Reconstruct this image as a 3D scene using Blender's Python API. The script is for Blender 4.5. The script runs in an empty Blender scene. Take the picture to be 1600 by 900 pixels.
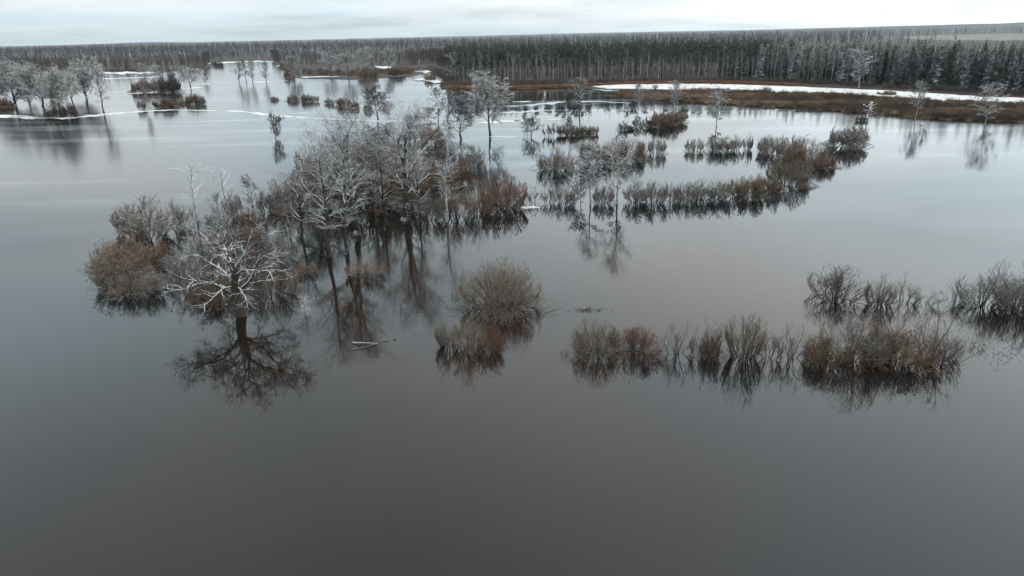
import bpy, bmesh, math, random
import numpy as np
from mathutils import Matrix, Vector

rng = np.random.default_rng(7)
random.seed(7)
R = math.radians
scene = bpy.context.scene
COL = scene.collection

# ------------------------------------------------------------------ camera
CAM_H, FPX = 28.0, 1100.0                      # drone height (m), focal length in photo pixels (1600 wide)
PITCH = math.atan((450 - 57) / FPX)
ROLL = R(1.15)
_F = np.array([0, math.cos(PITCH), -math.sin(PITCH)])
_U0 = np.array([0, math.sin(PITCH), math.cos(PITCH)])
_R0 = np.array([1.0, 0, 0])
_R = _R0 * math.cos(ROLL) - _U0 * math.sin(ROLL)
_U = _U0 * math.cos(ROLL) + _R0 * math.sin(ROLL)
cam_data = bpy.data.cameras.new('camera')
cam = bpy.data.objects.new('camera', cam_data)
COL.objects.link(cam)
m = Matrix.Identity(4)
for i in range(3):
    m[i][0], m[i][1], m[i][2] = _R[i], _U[i], -_F[i]
m[2][3] = CAM_H
cam.matrix_world = m
cam_data.sensor_width = 36
cam_data.lens = 36 * FPX / 1600
cam_data.clip_start, cam_data.clip_end = 0.5, 60000
scene.camera = cam

# ------------------------------------------------------------------ sky, sun, exposure
SUN_EL, SUN_AZ = R(36), R(68)                  # azimuth clockwise from +Y: veiled sun beyond the right-hand frame edge
world = bpy.data.worlds.new('World')
scene.world = world
world.use_nodes = True
wt = world.node_tree
wt.nodes.clear()


def nd(t, kind, **kw):
    n = t.nodes.new(kind)
    for k, v in kw.items():
        if k.startswith('i_'):
            n.inputs[k[2:].replace('_', ' ')].default_value = v
        else:
            setattr(n, k, v)
    return n


def ramp(t, src, stops):
    n = t.nodes.new('ShaderNodeValToRGB')
    e = n.color_ramp.elements
    while len(e) < len(stops):
        e.new(0.5)
    for el, (p, c) in zip(e, stops):
        el.position = p
        el.color = (c, c, c, 1) if not isinstance(c, tuple) else (*c, 1)
    t.links.new(src, n.inputs[0])
    return n.outputs[0]


def mth(t, op, a, b=None, clamp=False):
    n = t.nodes.new('ShaderNodeMath')
    n.operation = op
    n.use_clamp = clamp
    for i, v in enumerate((a, b)):
        if v is None:
            continue
        if isinstance(v, (int, float)):
            n.inputs[i].default_value = v
        else:
            t.links.new(v, n.inputs[i])
    return n.outputs[0]


def mixc(t, fac, a, b, mode='MIX'):
    n = t.nodes.new('ShaderNodeMix')
    n.data_type = 'RGBA'
    n.blend_type = mode
    for sock, v in ((n.inputs[0], fac), (n.inputs[6], a), (n.inputs[7], b)):
        if isinstance(v, (int, float)):
            sock.default_value = v
        elif isinstance(v, tuple):
            sock.default_value = (*v, 1)
        else:
            t.links.new(v, sock)
    return n.outputs[2]


sky = nd(wt, 'ShaderNodeTexSky', sky_type='NISHITA', sun_disc=False, sun_elevation=SUN_EL, sun_rotation=SUN_AZ,
         altitude=30, air_density=1.0, dust_density=2.0, ozone_density=1.5)
skyc = mixc(wt, 1.0, sky.outputs[0], (0.105, 0.105, 0.105), 'MULTIPLY')
tc = nd(wt, 'ShaderNodeTexCoord')
sp = nd(wt, 'ShaderNodeSeparateXYZ')
wt.links.new(tc.outputs['Generated'], sp.inputs[0])
zc = mth(wt, 'MAXIMUM', sp.outputs[2], 0.0)
den = mth(wt, 'ADD', zc, 0.10)
cb = nd(wt, 'ShaderNodeCombineXYZ')
wt.links.new(mth(wt, 'DIVIDE', sp.outputs[0], den), cb.inputs[0])
wt.links.new(mth(wt, 'DIVIDE', sp.outputs[1], den), cb.inputs[1])
n1 = nd(wt, 'ShaderNodeTexNoise', i_Scale=0.55, i_Detail=4.5, i_Roughness=0.48)
n2 = nd(wt, 'ShaderNodeTexNoise', i_Scale=0.42, i_Detail=3.0, i_Roughness=0.5)
mp = nd(wt, 'ShaderNodeMapping')
mp.inputs['Location'].default_value = (7.3, 2.1, 4.0)
wt.links.new(cb.outputs[0], mp.inputs[0])
wt.links.new(cb.outputs[0], n1.inputs['Vector'])
wt.links.new(mp.outputs[0], n2.inputs['Vector'])
dens = ramp(wt, n1.outputs[0], [(0.36, 0.0), (0.62, 1.0)])
warm = ramp(wt, n2.outputs[0], [(0.40, 0.0), (0.62, 1.0)])
thick = mixc(wt, dens, (0.72, 0.80, 0.835), (0.90, 0.955, 0.975))
tint = mixc(wt, warm, (0.91, 1.0, 1.05), (1.00, 0.99, 0.985))
tint = mixc(wt, mth(wt, 'MULTIPLY', warm, mth(wt, 'MULTIPLY', mth(wt, 'SUBTRACT', zc, 0.2), 2.5, clamp=True)), tint, (1.20, 0.99, 0.89))
cloud = mixc(wt, 1.0, thick, tint, 'MULTIPLY')
ex = mth(wt, 'POWER', 2.718, mth(wt, 'MULTIPLY', zc, -6.5))
grad = mth(wt, 'ADD', mth(wt, 'MULTIPLY', mth(wt, 'SUBTRACT', 1.0, ex), 0.72), 0.76)   # overcast: brighter overhead than at the horizon
vd = nd(wt, 'ShaderNodeVectorMath', operation='DOT_PRODUCT')
wt.links.new(tc.outputs['Generated'], vd.inputs[0])
vd.inputs[1].default_value = (math.sin(SUN_AZ) * math.cos(SUN_EL), math.cos(SUN_AZ) * math.cos(SUN_EL), math.sin(SUN_EL))
glow = mth(wt, 'POWER', mth(wt, 'MAXIMUM', vd.outputs['Value'], 0.0), 2.5)               # cloud lit through by the veiled sun
grad = mth(wt, 'ADD', grad, mth(wt, 'MULTIPLY', glow, 1.5))
cloud = mixc(wt, 1.0, cloud, grad, 'MULTIPLY')
cover = ramp(wt, n1.outputs[0], [(0.30, 0.80), (0.46, 0.98)])
final = mixc(wt, cover, skyc, cloud)
bg = nd(wt, 'ShaderNodeBackground')
wt.links.new(final, bg.inputs[0])
wo = nd(wt, 'ShaderNodeOutputWorld')
wt.links.new(bg.outputs[0], wo.inputs[0])

sun_d = bpy.data.lights.new('sun', 'SUN')
sun_d.energy = 0.6
sun_d.angle = R(25)
sun_d.color = (1.0, 0.96, 0.9)
sun = bpy.data.objects.new('sun', sun_d)
COL.objects.link(sun)
sd = Vector((math.sin(SUN_AZ) * math.cos(SUN_EL), math.cos(SUN_AZ) * math.cos(SUN_EL), math.sin(SUN_EL)))
sun.rotation_euler = (-sd).to_track_quat('-Z', 'Y').to_euler()

scene.view_settings.view_transform = 'Standard'
scene.view_settings.look = 'None'
scene.view_settings.exposure = 0.12
scene.view_settings.gamma = 1.0
scene.view_settings.use_curve_mapping = False
scene.render.engine = 'CYCLES'
scene.cycles.use_denoising = True
scene.cycles.max_bounces = 5
scene.cycles.diffuse_bounces = 2
scene.cycles.glossy_bounces = 3
scene.cycles.volume_bounces = 0
scene.cycles.caustics_reflective = False
scene.cycles.caustics_refractive = False


# ------------------------------------------------------------------ photo pixel -> place
def ray(x, y):
    return _F + _R * ((x - 800) / FPX) - _U * ((y - 450) / FPX)


def at(x, y, z=0.0):
    d = ray(x, y)
    t = (z - CAM_H) / d[2]
    return np.array([d[0] * t, d[1] * t, z])


def size_at(x, y, top, w):
    """height (m) of what stands at pixel (x, y) and reaches up to row top, and the width (m) of w pixels there"""
    p = at(x, y)
    dist = math.hypot(p[0], p[1])
    d = ray(x, top)
    h = CAM_H + d[2] / math.hypot(d[0], d[1]) * dist
    depth = float(np.dot(p - np.array([0, 0, CAM_H]), _F))
    return h, w / FPX * depth


# ------------------------------------------------------------------ materials
def new_mat(name):
    mt = bpy.data.materials.new(name)
    mt.use_nodes = True
    t = mt.node_tree
    t.nodes.clear()
    b = nd(t, 'ShaderNodeBsdfPrincipled')
    o = nd(t, 'ShaderNodeOutputMaterial')
    t.links.new(b.outputs[0], o.inputs[0])
    return mt, t, b


def bark_mat(name, c1, c2, snow=1.0, lo=0.15, hi=0.6, nscale=1.3, rand=0.25, marks=None, vary=False, white=0.64):
    """bark or twig colour with snow lying on what faces up"""
    mt, t, b = new_mat(name)
    geo = nd(t, 'ShaderNodeNewGeometry')
    tcn = nd(t, 'ShaderNodeTexCoord')
    oi = nd(t, 'ShaderNodeObjectInfo')
    nz = nd(t, 'ShaderNodeTexNoise', i_Scale=nscale, i_Detail=3.0)
    t.links.new(geo.outputs['Position'], nz.inputs['Vector'])
    f = ramp(t, nz.outputs[0], [(0.32, 0.0), (0.68, 1.0)])
    col = mixc(t, f, c1, c2)
    if marks:
        mpn = nd(t, 'ShaderNodeMapping')
        mpn.inputs['Scale'].default_value = (1.0, 1.0, 5.0)
        t.links.new(tcn.outputs['Object'], mpn.inputs[0])
        n3 = nd(t, 'ShaderNodeTexNoise', i_Scale=2.2, i_Detail=3.0)
        t.links.new(mpn.outputs[0], n3.inputs['Vector'])
        col = mixc(t, ramp(t, n3.outputs[0], [(0.50, 0.0), (0.58, 1.0)]), col, marks)
    v = mth(t, 'ADD', mth(t, 'MULTIPLY', oi.outputs['Random'], rand * 2), 1 - rand)
    col = mixc(t, 1.0, col, v, 'MULTIPLY')
    if snow > 0:
        spn = nd(t, 'ShaderNodeSeparateXYZ')
        t.links.new(geo.outputs['Normal'], spn.inputs[0])
        n4 = nd(t, 'ShaderNodeTexNoise', i_Scale=nscale * 1.7, i_Detail=2.0)
        t.links.new(geo.outputs['Position'], n4.inputs['Vector'])
        up = mth(t, 'ADD', spn.outputs[2], mth(t, 'MULTIPLY', mth(t, 'SUBTRACT', n4.outputs[0], 0.5), 0.9))
        s = mth(t, 'MULTIPLY', ramp(t, up, [(lo, 0.0), (hi, 1.0)]), snow)
        if vary:
            s = mth(t, 'MULTIPLY', s, mth(t, 'MULTIPLY', mth(t, 'POWER', mth(t, 'FRACT', mth(t, 'MULTIPLY', oi.outputs['Random'], 7.31)), 1.3), 1.5), clamp=True)
        col = mixc(t, s, col, (white - 0.02, white, white + 0.01))
    t.links.new(col, b.inputs['Base Color'])
    b.inputs['Roughness'].default_value = 0.85
    b.inputs['Specular IOR Level'].default_value = 0.2
    return mt


M = {}
M['oak_bark'] = bark_mat('oak_bark', (0.030, 0.026, 0.023), (0.062, 0.054, 0.047), 1.0, 0.22, 0.48, white=0.80)
M['oak_trunk'] = bark_mat('oak_trunk', (0.030, 0.026, 0.023), (0.062, 0.054, 0.047), 0.8, 0.62, 0.95)
M['oak_twig'] = bark_mat('oak_twig', (0.040, 0.030, 0.025), (0.075, 0.058, 0.048), 0.45, 0.55, 0.95)
M['dark_bark'] = bark_mat('dark_bark', (0.022, 0.020, 0.018), (0.055, 0.050, 0.045), 0.95, 0.25, 0.6)
M['frost_far'] = bark_mat('frost_far', (0.13, 0.12, 0.11), (0.22, 0.21, 0.20), 0.8, 0.2, 0.8)
M['frost_grove'] = bark_mat('frost_grove', (0.080, 0.070, 0.063), (0.140, 0.125, 0.115), 0.8, 0.30, 0.85, white=0.66)
M['frost_twig'] = bark_mat('frost_twig', (0.055, 0.046, 0.042), (0.105, 0.092, 0.086), 0.75, 0.45, 0.95)
M['birch_bark'] = bark_mat('birch_bark', (0.34, 0.33, 0.31), (0.46, 0.45, 0.43), 0.8, 0.3, 0.7, marks=(0.04, 0.037, 0.034))
M['birch_twig'] = bark_mat('birch_twig', (0.075, 0.062, 0.056), (0.135, 0.118, 0.11), 0.8, 0.35, 0.95)
M['dead_wood'] = bark_mat('dead_wood', (0.16, 0.15, 0.14), (0.30, 0.28, 0.27), 0.9, 0.1, 0.6)
M['willow_grey'] = bark_mat('willow_grey', (0.115, 0.096, 0.082), (0.200, 0.174, 0.152), 0.75, 0.35, 0.85)
M['willow_olive'] = bark_mat('willow_olive', (0.105, 0.080, 0.058), (0.180, 0.146, 0.112), 0.50, 0.4, 0.9)
M['willow_brown'] = bark_mat('willow_brown', (0.100, 0.065, 0.042), (0.170, 0.118, 0.080), 0.22, 0.4, 0.9)
M['willow_red'] = bark_mat('willow_red', (0.085, 0.048, 0.036), (0.140, 0.086, 0.066), 0.25, 0.4, 0.9)
M['stem_dark'] = bark_mat('stem_dark', (0.034, 0.029, 0.026), (0.085, 0.072, 0.062), 0.25, 0.5, 0.9)
M['leaf_rust'] = bark_mat('leaf_rust', (0.100, 0.050, 0.030), (0.150, 0.080, 0.048), 0.0)
M['leaf_brown'] = bark_mat('leaf_brown', (0.070, 0.046, 0.026), (0.110, 0.074, 0.042), 0.0)
M['needle'] = bark_mat('needle', (0.010, 0.020, 0.016), (0.020, 0.034, 0.025), 0.85, 0.80, 1.02, nscale=0.35, rand=0.5, vary=True)
M['pine_needle'] = bark_mat('pine_needle', (0.024, 0.036, 0.024), (0.048, 0.062, 0.040), 0.35, 0.85, 1.2, nscale=0.7)
M['pine_bark'] = bark_mat('pine_bark', (0.090, 0.060, 0.048), (0.16, 0.105, 0.082), 0.2, 0.5, 0.9)
M['far_twig'] = bark_mat('far_twig', (0.034, 0.027, 0.028), (0.064, 0.052, 0.053), 0.16, 0.4, 1.0, nscale=0.05)
M['far_birch'] = bark_mat('far_birch', (0.13, 0.115, 0.11), (0.20, 0.18, 0.175), 0.3, 0.4, 1.0, nscale=0.2)
M['shrub_far'] = bark_mat('shrub_far', (0.058, 0.046, 0.040), (0.100, 0.080, 0.068), 0.15, 0.5, 1.0, nscale=0.06)
M['marsh'] = bark_mat('marsh', (0.070, 0.048, 0.034), (0.180, 0.120, 0.078), 0.10, 0.5, 1.0, nscale=0.09)
M['marsh_tan'] = bark_mat('marsh_tan', (0.14, 0.098, 0.064), (0.26, 0.185, 0.12), 0.1, 0.5, 1.0, nscale=0.05)
M['marsh_dark'] = bark_mat('marsh_dark', (0.035, 0.027, 0.022), (0.075, 0.055, 0.042), 0.1, 0.5, 1.0, nscale=0.05)
M['reed'] = bark_mat('reed', (0.20, 0.10, 0.050), (0.27, 0.15, 0.080), 0.0, nscale=0.1)
M['sedge'] = bark_mat('sedge', (0.05, 0.045, 0.035), (0.10, 0.085, 0.06), 0.1, 0.4, 0.9)


def ground_mat(name, c1, c2, scale, rough=0.9, bump=0.0, stops=(0.35, 0.65), patch=None, pstops=(0.5, 0.6), pscale=0.05):
    mt, t, b = new_mat(name)
    geo = nd(t, 'ShaderNodeNewGeometry')
    nz = nd(t, 'ShaderNodeTexNoise', i_Scale=scale, i_Detail=6.0, i_Roughness=0.6)
    t.links.new(geo.outputs['Position'], nz.inputs['Vector'])
    col = mixc(t, ramp(t, nz.outputs[0], [(stops[0], 0.0), (stops[1], 1.0)]), c1, c2)
    if patch:
        n2_ = nd(t, 'ShaderNodeTexNoise', i_Scale=pscale, i_Detail=7.0, i_Roughness=0.65)
        t.links.new(geo.outputs['Position'], n2_.inputs['Vector'])
        col = mixc(t, ramp(t, n2_.outputs[0], [(pstops[0], 0.0), (pstops[1], 1.0)]), col, patch)
    t.links.new(col, b.inputs['Base Color'])
    b.inputs['Roughness'].default_value = rough
    b.inputs['Specular IOR Level'].default_value = 0.5 if rough < 0.5 else 0.1
    if bump:
        bp = nd(t, 'ShaderNodeBump', i_Strength=bump, i_Distance=0.3)
        t.links.new(nz.outputs[0], bp.inputs['Height'])
        t.links.new(bp.outputs[0], b.inputs['Normal'])
    return mt


M['bed'] = ground_mat('bed', (0.05, 0.04, 0.03), (0.08, 0.065, 0.05), 0.05)
M['forest_floor'] = ground_mat('forest_floor', (0.040, 0.034, 0.032), (0.075, 0.062, 0.056), 0.03, patch=(0.55, 0.57, 0.58), pstops=(0.66, 0.74), pscale=0.006)
M['marsh_soil'] = ground_mat('marsh_soil', (0.026, 0.019, 0.015), (0.055, 0.038, 0.028), 0.25)
M['snow'] = ground_mat('snow', (0.50, 0.50, 0.49), (0.63, 0.62, 0.60), 0.10, 0.7, 0.4, patch=(0.24, 0.21, 0.18), pstops=(0.52, 0.72), pscale=0.14)
M['ice'] = ground_mat('ice', (0.16, 0.19, 0.20), (0.34, 0.38, 0.40), 0.06, 0.3)
M['field'] = ground_mat('field', (0.10, 0.11, 0.09), (0.17, 0.17, 0.15), 0.01, patch=(0.5, 0.52, 0.52), pstops=(0.60, 0.66), pscale=0.012)
M['hill'] = ground_mat('hill', (0.025, 0.030, 0.034), (0.060, 0.062, 0.064), 0.012)

# water: dark, peaty, mirror-like, with wind-ruffled stretches
mt, t, b = new_mat('water')
geo = nd(t, 'ShaderNodeNewGeometry')
mpw = nd(t, 'ShaderNodeMapping')
mpw.inputs['Scale'].default_value = (0.006, 0.020, 1)
t.links.new(geo.outputs['Position'], mpw.inputs[0])
nw = nd(t, 'ShaderNodeTexNoise', i_Scale=1.0, i_Detail=4.0, i_Roughness=0.55)
t.links.new(mpw.outputs[0], nw.inputs['Vector'])
wind = ramp(t, nw.outputs[0], [(0.42, 0.0), (0.66, 1.0)])
spx = nd(t, 'ShaderNodeSeparateXYZ')                     # the open reaches away from the thickets are ruffled by the wind
t.links.new(geo.outputs['Position'], spx.inputs[0])
off = mth(t, 'MULTIPLY', mth(t, 'SUBTRACT', mth(t, 'ABSOLUTE', mth(t, 'SUBTRACT', spx.outputs[0], 15.0)), 55.0), 0.02, clamp=True)
opn = mth(t, 'MULTIPLY', off, mth(t, 'MULTIPLY', mth(t, 'SUBTRACT', spx.outputs[1], 75.0), 0.012, clamp=True))
wind = mth(t, 'MAXIMUM', wind, mth(t, 'MULTIPLY', opn, mth(t, 'ADD', mth(t, 'MULTIPLY', nw.outputs[0], 1.2), 0.35)), clamp=True)
mpb = nd(t, 'ShaderNodeMapping')
mpb.inputs['Location'].default_value = (6.8, 11.6, 3.0)
mpb.inputs['Scale'].default_value = (0.014, 0.014, 1)
t.links.new(geo.outputs['Position'], mpb.inputs[0])
nb = nd(t, 'ShaderNodeTexNoise', i_Scale=1.0, i_Detail=2.0)
t.links.new(mpb.outputs[0], nb.inputs['Vector'])
body = mixc(t, ramp(t, nb.outputs[0], [(0.47, 0.0), (0.66, 1.0)]), (0.0040, 0.0054, 0.0062), (0.0150, 0.0088, 0.0056))
# slush skimming the open water far out, drawn into streaks by the wind
mps = nd(t, 'ShaderNodeMapping')
mps.inputs['Scale'].default_value = (0.010, 0.075, 1)
mps.inputs['Rotation'].default_value = (0, 0, R(6))
t.links.new(geo.outputs['Position'], mps.inputs[0])
ns = nd(t, 'ShaderNodeTexNoise', i_Scale=1.0, i_Detail=5.0, i_Roughness=0.55)
t.links.new(mps.outputs[0], ns.inputs['Vector'])
spw = nd(t, 'ShaderNodeSeparateXYZ')
t.links.new(geo.outputs['Position'], spw.inputs[0])
out_ = mth(t, 'MULTIPLY', mth(t, 'SUBTRACT', spw.outputs[1], 95.0), 0.008, clamp=True)
slush = mth(t, 'MULTIPLY', ramp(t, ns.outputs[0], [(0.52, 0.0), (0.66, 1.0)]), out_)
body = mixc(t, mth(t, 'MULTIPLY', slush, 0.6), body, (0.20, 0.23, 0.24))
t.links.new(body, b.inputs['Base Color'])
b.inputs['IOR'].default_value = 1.333
t.links.new(mth(t, 'ADD', mth(t, 'MULTIPLY', wind, 0.10), 0.012), b.inputs['Roughness'])
mpr = nd(t, 'ShaderNodeMapping')
mpr.inputs['Scale'].default_value = (0.7, 1.6, 1)
t.links.new(geo.outputs['Position'], mpr.inputs[0])
nr = nd(t, 'ShaderNodeTexNoise', i_Scale=1.0, i_Detail=3.0, i_Roughness=0.5)
t.links.new(mpr.outputs[0], nr.inputs['Vector'])
bw = nd(t, 'ShaderNodeBump', i_Distance=0.02)
t.links.new(mth(t, 'ADD', mth(t, 'MULTIPLY', wind, 0.60), 0.045), bw.inputs['Strength'])
t.links.new(nr.outputs[0], bw.inputs['Height'])
t.links.new(bw.outputs[0], b.inputs['Normal'])
M['water'] = mt


# ------------------------------------------------------------------ object helpers
def raw_mesh(name, v, f_loops, f_sizes, mats, mat_idx=None, smooth=False):
    me = bpy.data.meshes.new(name)
    v = np.asarray(v, np.float32)
    f_loops = np.asarray(f_loops, np.int32)
    f_sizes = np.asarray(f_sizes, np.int32)
    me.vertices.add(len(v))
    me.vertices.foreach_set('co', v.ravel())
    me.loops.add(len(f_loops))
    me.loops.foreach_set('vertex_index', f_loops)
    me.polygons.add(len(f_sizes))
    st = np.zeros(len(f_sizes), np.int32)
    st[1:] = np.cumsum(f_sizes)[:-1]
    me.polygons.foreach_set('loop_start', st)
    me.polygons.foreach_set('use_smooth', np.full(len(f_sizes), smooth))
    if mat_idx is not None:
        me.polygons.foreach_set('material_index', np.asarray(mat_idx, np.int32))
    for mm in mats:
        me.materials.append(M[mm])
    me.update(calc_edges=True)
    return me


def link(name, data, parent=None, kind=None, label=None, cat=None, group=None):
    o = bpy.data.objects.new(name, data)
    COL.objects.link(o)
    if parent is not None:
        o.parent = parent
    if kind:
        o['kind'] = kind
    if label:
        o['label'] = label
    if cat:
        o['category'] = cat
    if group:
        o['group'] = group
    return o


RMIN = [0.0]                                   # least twig radius: plants farther off carry coarser, fewer twigs
TIER = [0]


class Geo:
    """collects tubes (grouped by point count and sides) and loose quads"""
    def __init__(self):
        self.v, self.l, self.s, self.n = [], [], [], 0

    def tubes(self, P, Rd, k=3, cap=False):
        P = np.asarray(P, float)
        Rd = np.asarray(Rd, float)
        if P.ndim == 2:
            P, Rd = P[None], Rd[None]
        Rd = np.maximum(Rd, RMIN[0])
        Mn, N, _ = P.shape
        T = np.gradient(P, axis=1)
        T /= np.linalg.norm(T, axis=2, keepdims=True) + 1e-9
        ref = np.where(np.abs(T[:, :1, 2:3]) > 0.9, np.array([1.0, 0, 0]), np.array([0, 0, 1.0]))
        A = np.cross(T, np.broadcast_to(ref, T.shape))
        A /= np.linalg.norm(A, axis=2, keepdims=True) + 1e-9
        B = np.cross(A, T)
        th = np.arange(k) * 2 * math.pi / k + math.pi / 2
        ring = P[:, :, None, :] + Rd[:, :, None, None] * (np.cos(th)[None, None, :, None] * A[:, :, None, :] + np.sin(th)[None, None, :, None] * B[:, :, None, :])
        self.v.append(ring.reshape(-1, 3))
        idx = (np.arange(Mn * N * k) + self.n).reshape(Mn, N, k)
        nx = np.roll(idx, -1, axis=2)
        q = np.stack([idx[:, :-1], nx[:, :-1], nx[:, 1:], idx[:, 1:]], axis=-1)
        q = q[..., ::-1]
        self.l.append(q.reshape(-1))
        self.s.append(np.full(q.size // 4, 4))
        self.n += Mn * N * k

    def quads(self, Q):
        Q = np.asarray(Q, float).reshape(-1, 4, 3)
        self.v.append(Q.reshape(-1, 3))
        self.l.append(np.arange(len(Q) * 4) + self.n)
        self.s.append(np.full(len(Q), 4))
        self.n += len(Q) * 4

    def mesh(self, name, mats, smooth=False):
        return raw_mesh(name, np.concatenate(self.v), np.concatenate(self.l), np.concatenate(self.s), mats, smooth=smooth)


def unit(a):
    return a / (np.linalg.norm(a, axis=-1, keepdims=True) + 1e-9)


def sample(P, Rd, ti):
    """points, tangents and radii at parameters ti (M, n) along polylines"""
    Mn, N, _ = P.shape
    x = ti * (N - 1)
    i = np.clip(x.astype(int), 0, N - 2)
    f = (x - i)[..., None]
    rows = np.arange(Mn)[:, None]
    a, b_ = P[rows, i], P[rows, i + 1]
    rr = Rd[rows, i] * (1 - f[..., 0]) + Rd[rows, i + 1] * f[..., 0]
    return a * (1 - f) + b_ * f, unit(b_ - a), rr


def grow(g, P, Rd, n, length, ang, t0=0.2, t1=1.0, npts=4, r=None, rk=0.6, up=0.0, wob=0.15, curve=0.0, shape=None, jit=0.3, tip=0.25, az0=None):
    """n side branches on every polyline; returns their polylines (K, npts, 3) and radii"""
    Mn = len(P)
    ti = t0 + (t1 - t0) * (np.arange(n)[None, :] + g.random((Mn, n))) / n
    p, tan, pr = sample(P, Rd, ti)
    p, tan, pr, tf = p.reshape(-1, 3), tan.reshape(-1, 3), pr.reshape(-1), ti.reshape(-1)
    K = len(p)
    a = np.cross(tan, unit(g.normal(size=(K, 3))))
    a = unit(a)
    if isinstance(ang[0], tuple):                      # (low branches), (high branches)
        f = np.clip((tf - t0) / (t1 - t0), 0, 1)
        lo_, hi_ = ang[0][0] * (1 - f) + ang[1][0] * f, ang[0][1] * (1 - f) + ang[1][1] * f
    else:
        lo_, hi_ = ang
    an = np.radians(lo_ + (hi_ - lo_) * g.random(K))[:, None]
    d = unit(np.cos(an) * tan + np.sin(an) * a + np.array([0, 0, up]))
    L = length * (1 - jit + 2 * jit * g.random(K))
    if np.ndim(length) == 0 and Mn > 1:
        pass
    if shape is not None:
        L = L * shape(tf)
    pts = [p]
    step = (L / (npts - 1))[:, None]
    for k in range(npts - 1):
        pts.append(pts[-1] + d * step)
        d = unit(d + g.normal(size=(K, 3)) * wob + np.array([0, 0, curve]))
    PP = np.stack(pts, axis=1)
    r0 = np.minimum(pr * rk, r if r is not None else 9)
    RR = r0[:, None] * np.linspace(1, tip, npts)[None, :]
    return PP, RR


def trunk_line(g, H, r0, n=10, wob=0.02, lean=(0, 0), tip=0.12, z0=-0.6):
    z = np.linspace(0, 1, n)
    off = np.cumsum(g.normal(size=(n, 2)) * wob * H / n ** 0.5, axis=0)
    off -= off[0]
    P = np.stack([off[:, 0] + lean[0] * z * H, off[:, 1] + lean[1] * z * H, z * (H - z0) + z0], axis=1)
    rad = r0 * (1 - (1 - tip) * z ** 0.8)
    rad[0] *= 1.35
    return P[None], rad[None]


# ------------------------------------------------------------------ plant meshes: each gives {part: mesh}
def pack(name, trunk, crown, mats, leaf=None, q=98.0):
    out = {'trunk': trunk.mesh(name + '_trunk', [mats[0]], smooth=False), 'crown': crown.mesh(name + '_crown', [mats[1]])}
    if leaf is not None:
        out['foliage'] = leaf.mesh(name + '_foliage', [mats[2]])
    vs = []
    for me in out.values():
        a = np.zeros(len(me.vertices) * 3, np.float32)
        me.vertices.foreach_get('co', a)
        vs.append(a.reshape(-1, 3))
    a = np.concatenate(vs)
    lo, hi = np.percentile(a, 1.0, axis=0), np.percentile(a, 99.0, axis=0)
    out['size'] = (float(np.percentile(a[:, 2], q)), float((hi[0] - lo[0] + hi[1] - lo[1]) / 2))
    return out


def broad_tree(seed, H=15, spread=0.42, fork=0.28, n1=12, dens=1.0, mats=('dark_bark', 'frost_twig'), r0=0.34, ang1=((45, 80), (12, 38)), tw=0.016, low=False):
    g = np.random.default_rng(seed)
    tr, cr = Geo(), Geo()
    P, Rd = trunk_line(g, H * 0.80, r0, 12, 0.03)
    tr.tubes(P, Rd, 9)
    sh = lambda t: 0.45 + 1.0 * np.sin(np.pi * np.clip((t - fork) / (1.02 - fork), 0, 1) ** 0.8) ** 0.7 * 0.75
    A, Ar = grow(g, P, Rd, n1, H * spread, ang1, fork, 0.98, 7, r0 * 0.45, 0.62, 0.15, 0.16, 0.09, sh)
    tr.tubes(A, Ar, 5)
    B, Br = grow(g, A, Ar, 5, H * spread * 0.50, (25, 60), 0.2, 1.0, 5, 0.07, 0.65, 0.15, 0.2, 0.05)
    cr.tubes(B, Br, 4)
    if TIER[0] == 2:
        dens = dens * 1.25
    C, Cr = grow(g, B, Br, int(5 * dens), H * spread * 0.26, (25, 60), 0.15, 1.0, 4, 0.03, 0.7, 0.1, 0.22, 0.03)
    cr.tubes(C, Cr, 3)
    D, Dr = grow(g, C, Cr, int(5 * dens), H * spread * 0.13, (25, 65), 0.1, 1.0, 3, tw, 1.0, 0.05, 0.2, 0.0, tip=0.5)
    Dr = np.maximum(Dr, tw * 0.5)
    cr.tubes(D, Dr, 3)
    if low:
        E, Er = grow(g, P, Rd, 10, H * 0.10, (60, 95), 0.10, fork + 0.1, 4, 0.03, 0.3, 0.0, 0.25, -0.05)
        cr.tubes(E, Er, 3)
        F_, Fr = grow(g, E, Er, 4, H * 0.05, (30, 70), 0.2, 1.0, 3, tw, 0.8)
        cr.tubes(F_, Fr, 3)
    return pack('broad', tr, cr, mats)


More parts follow.
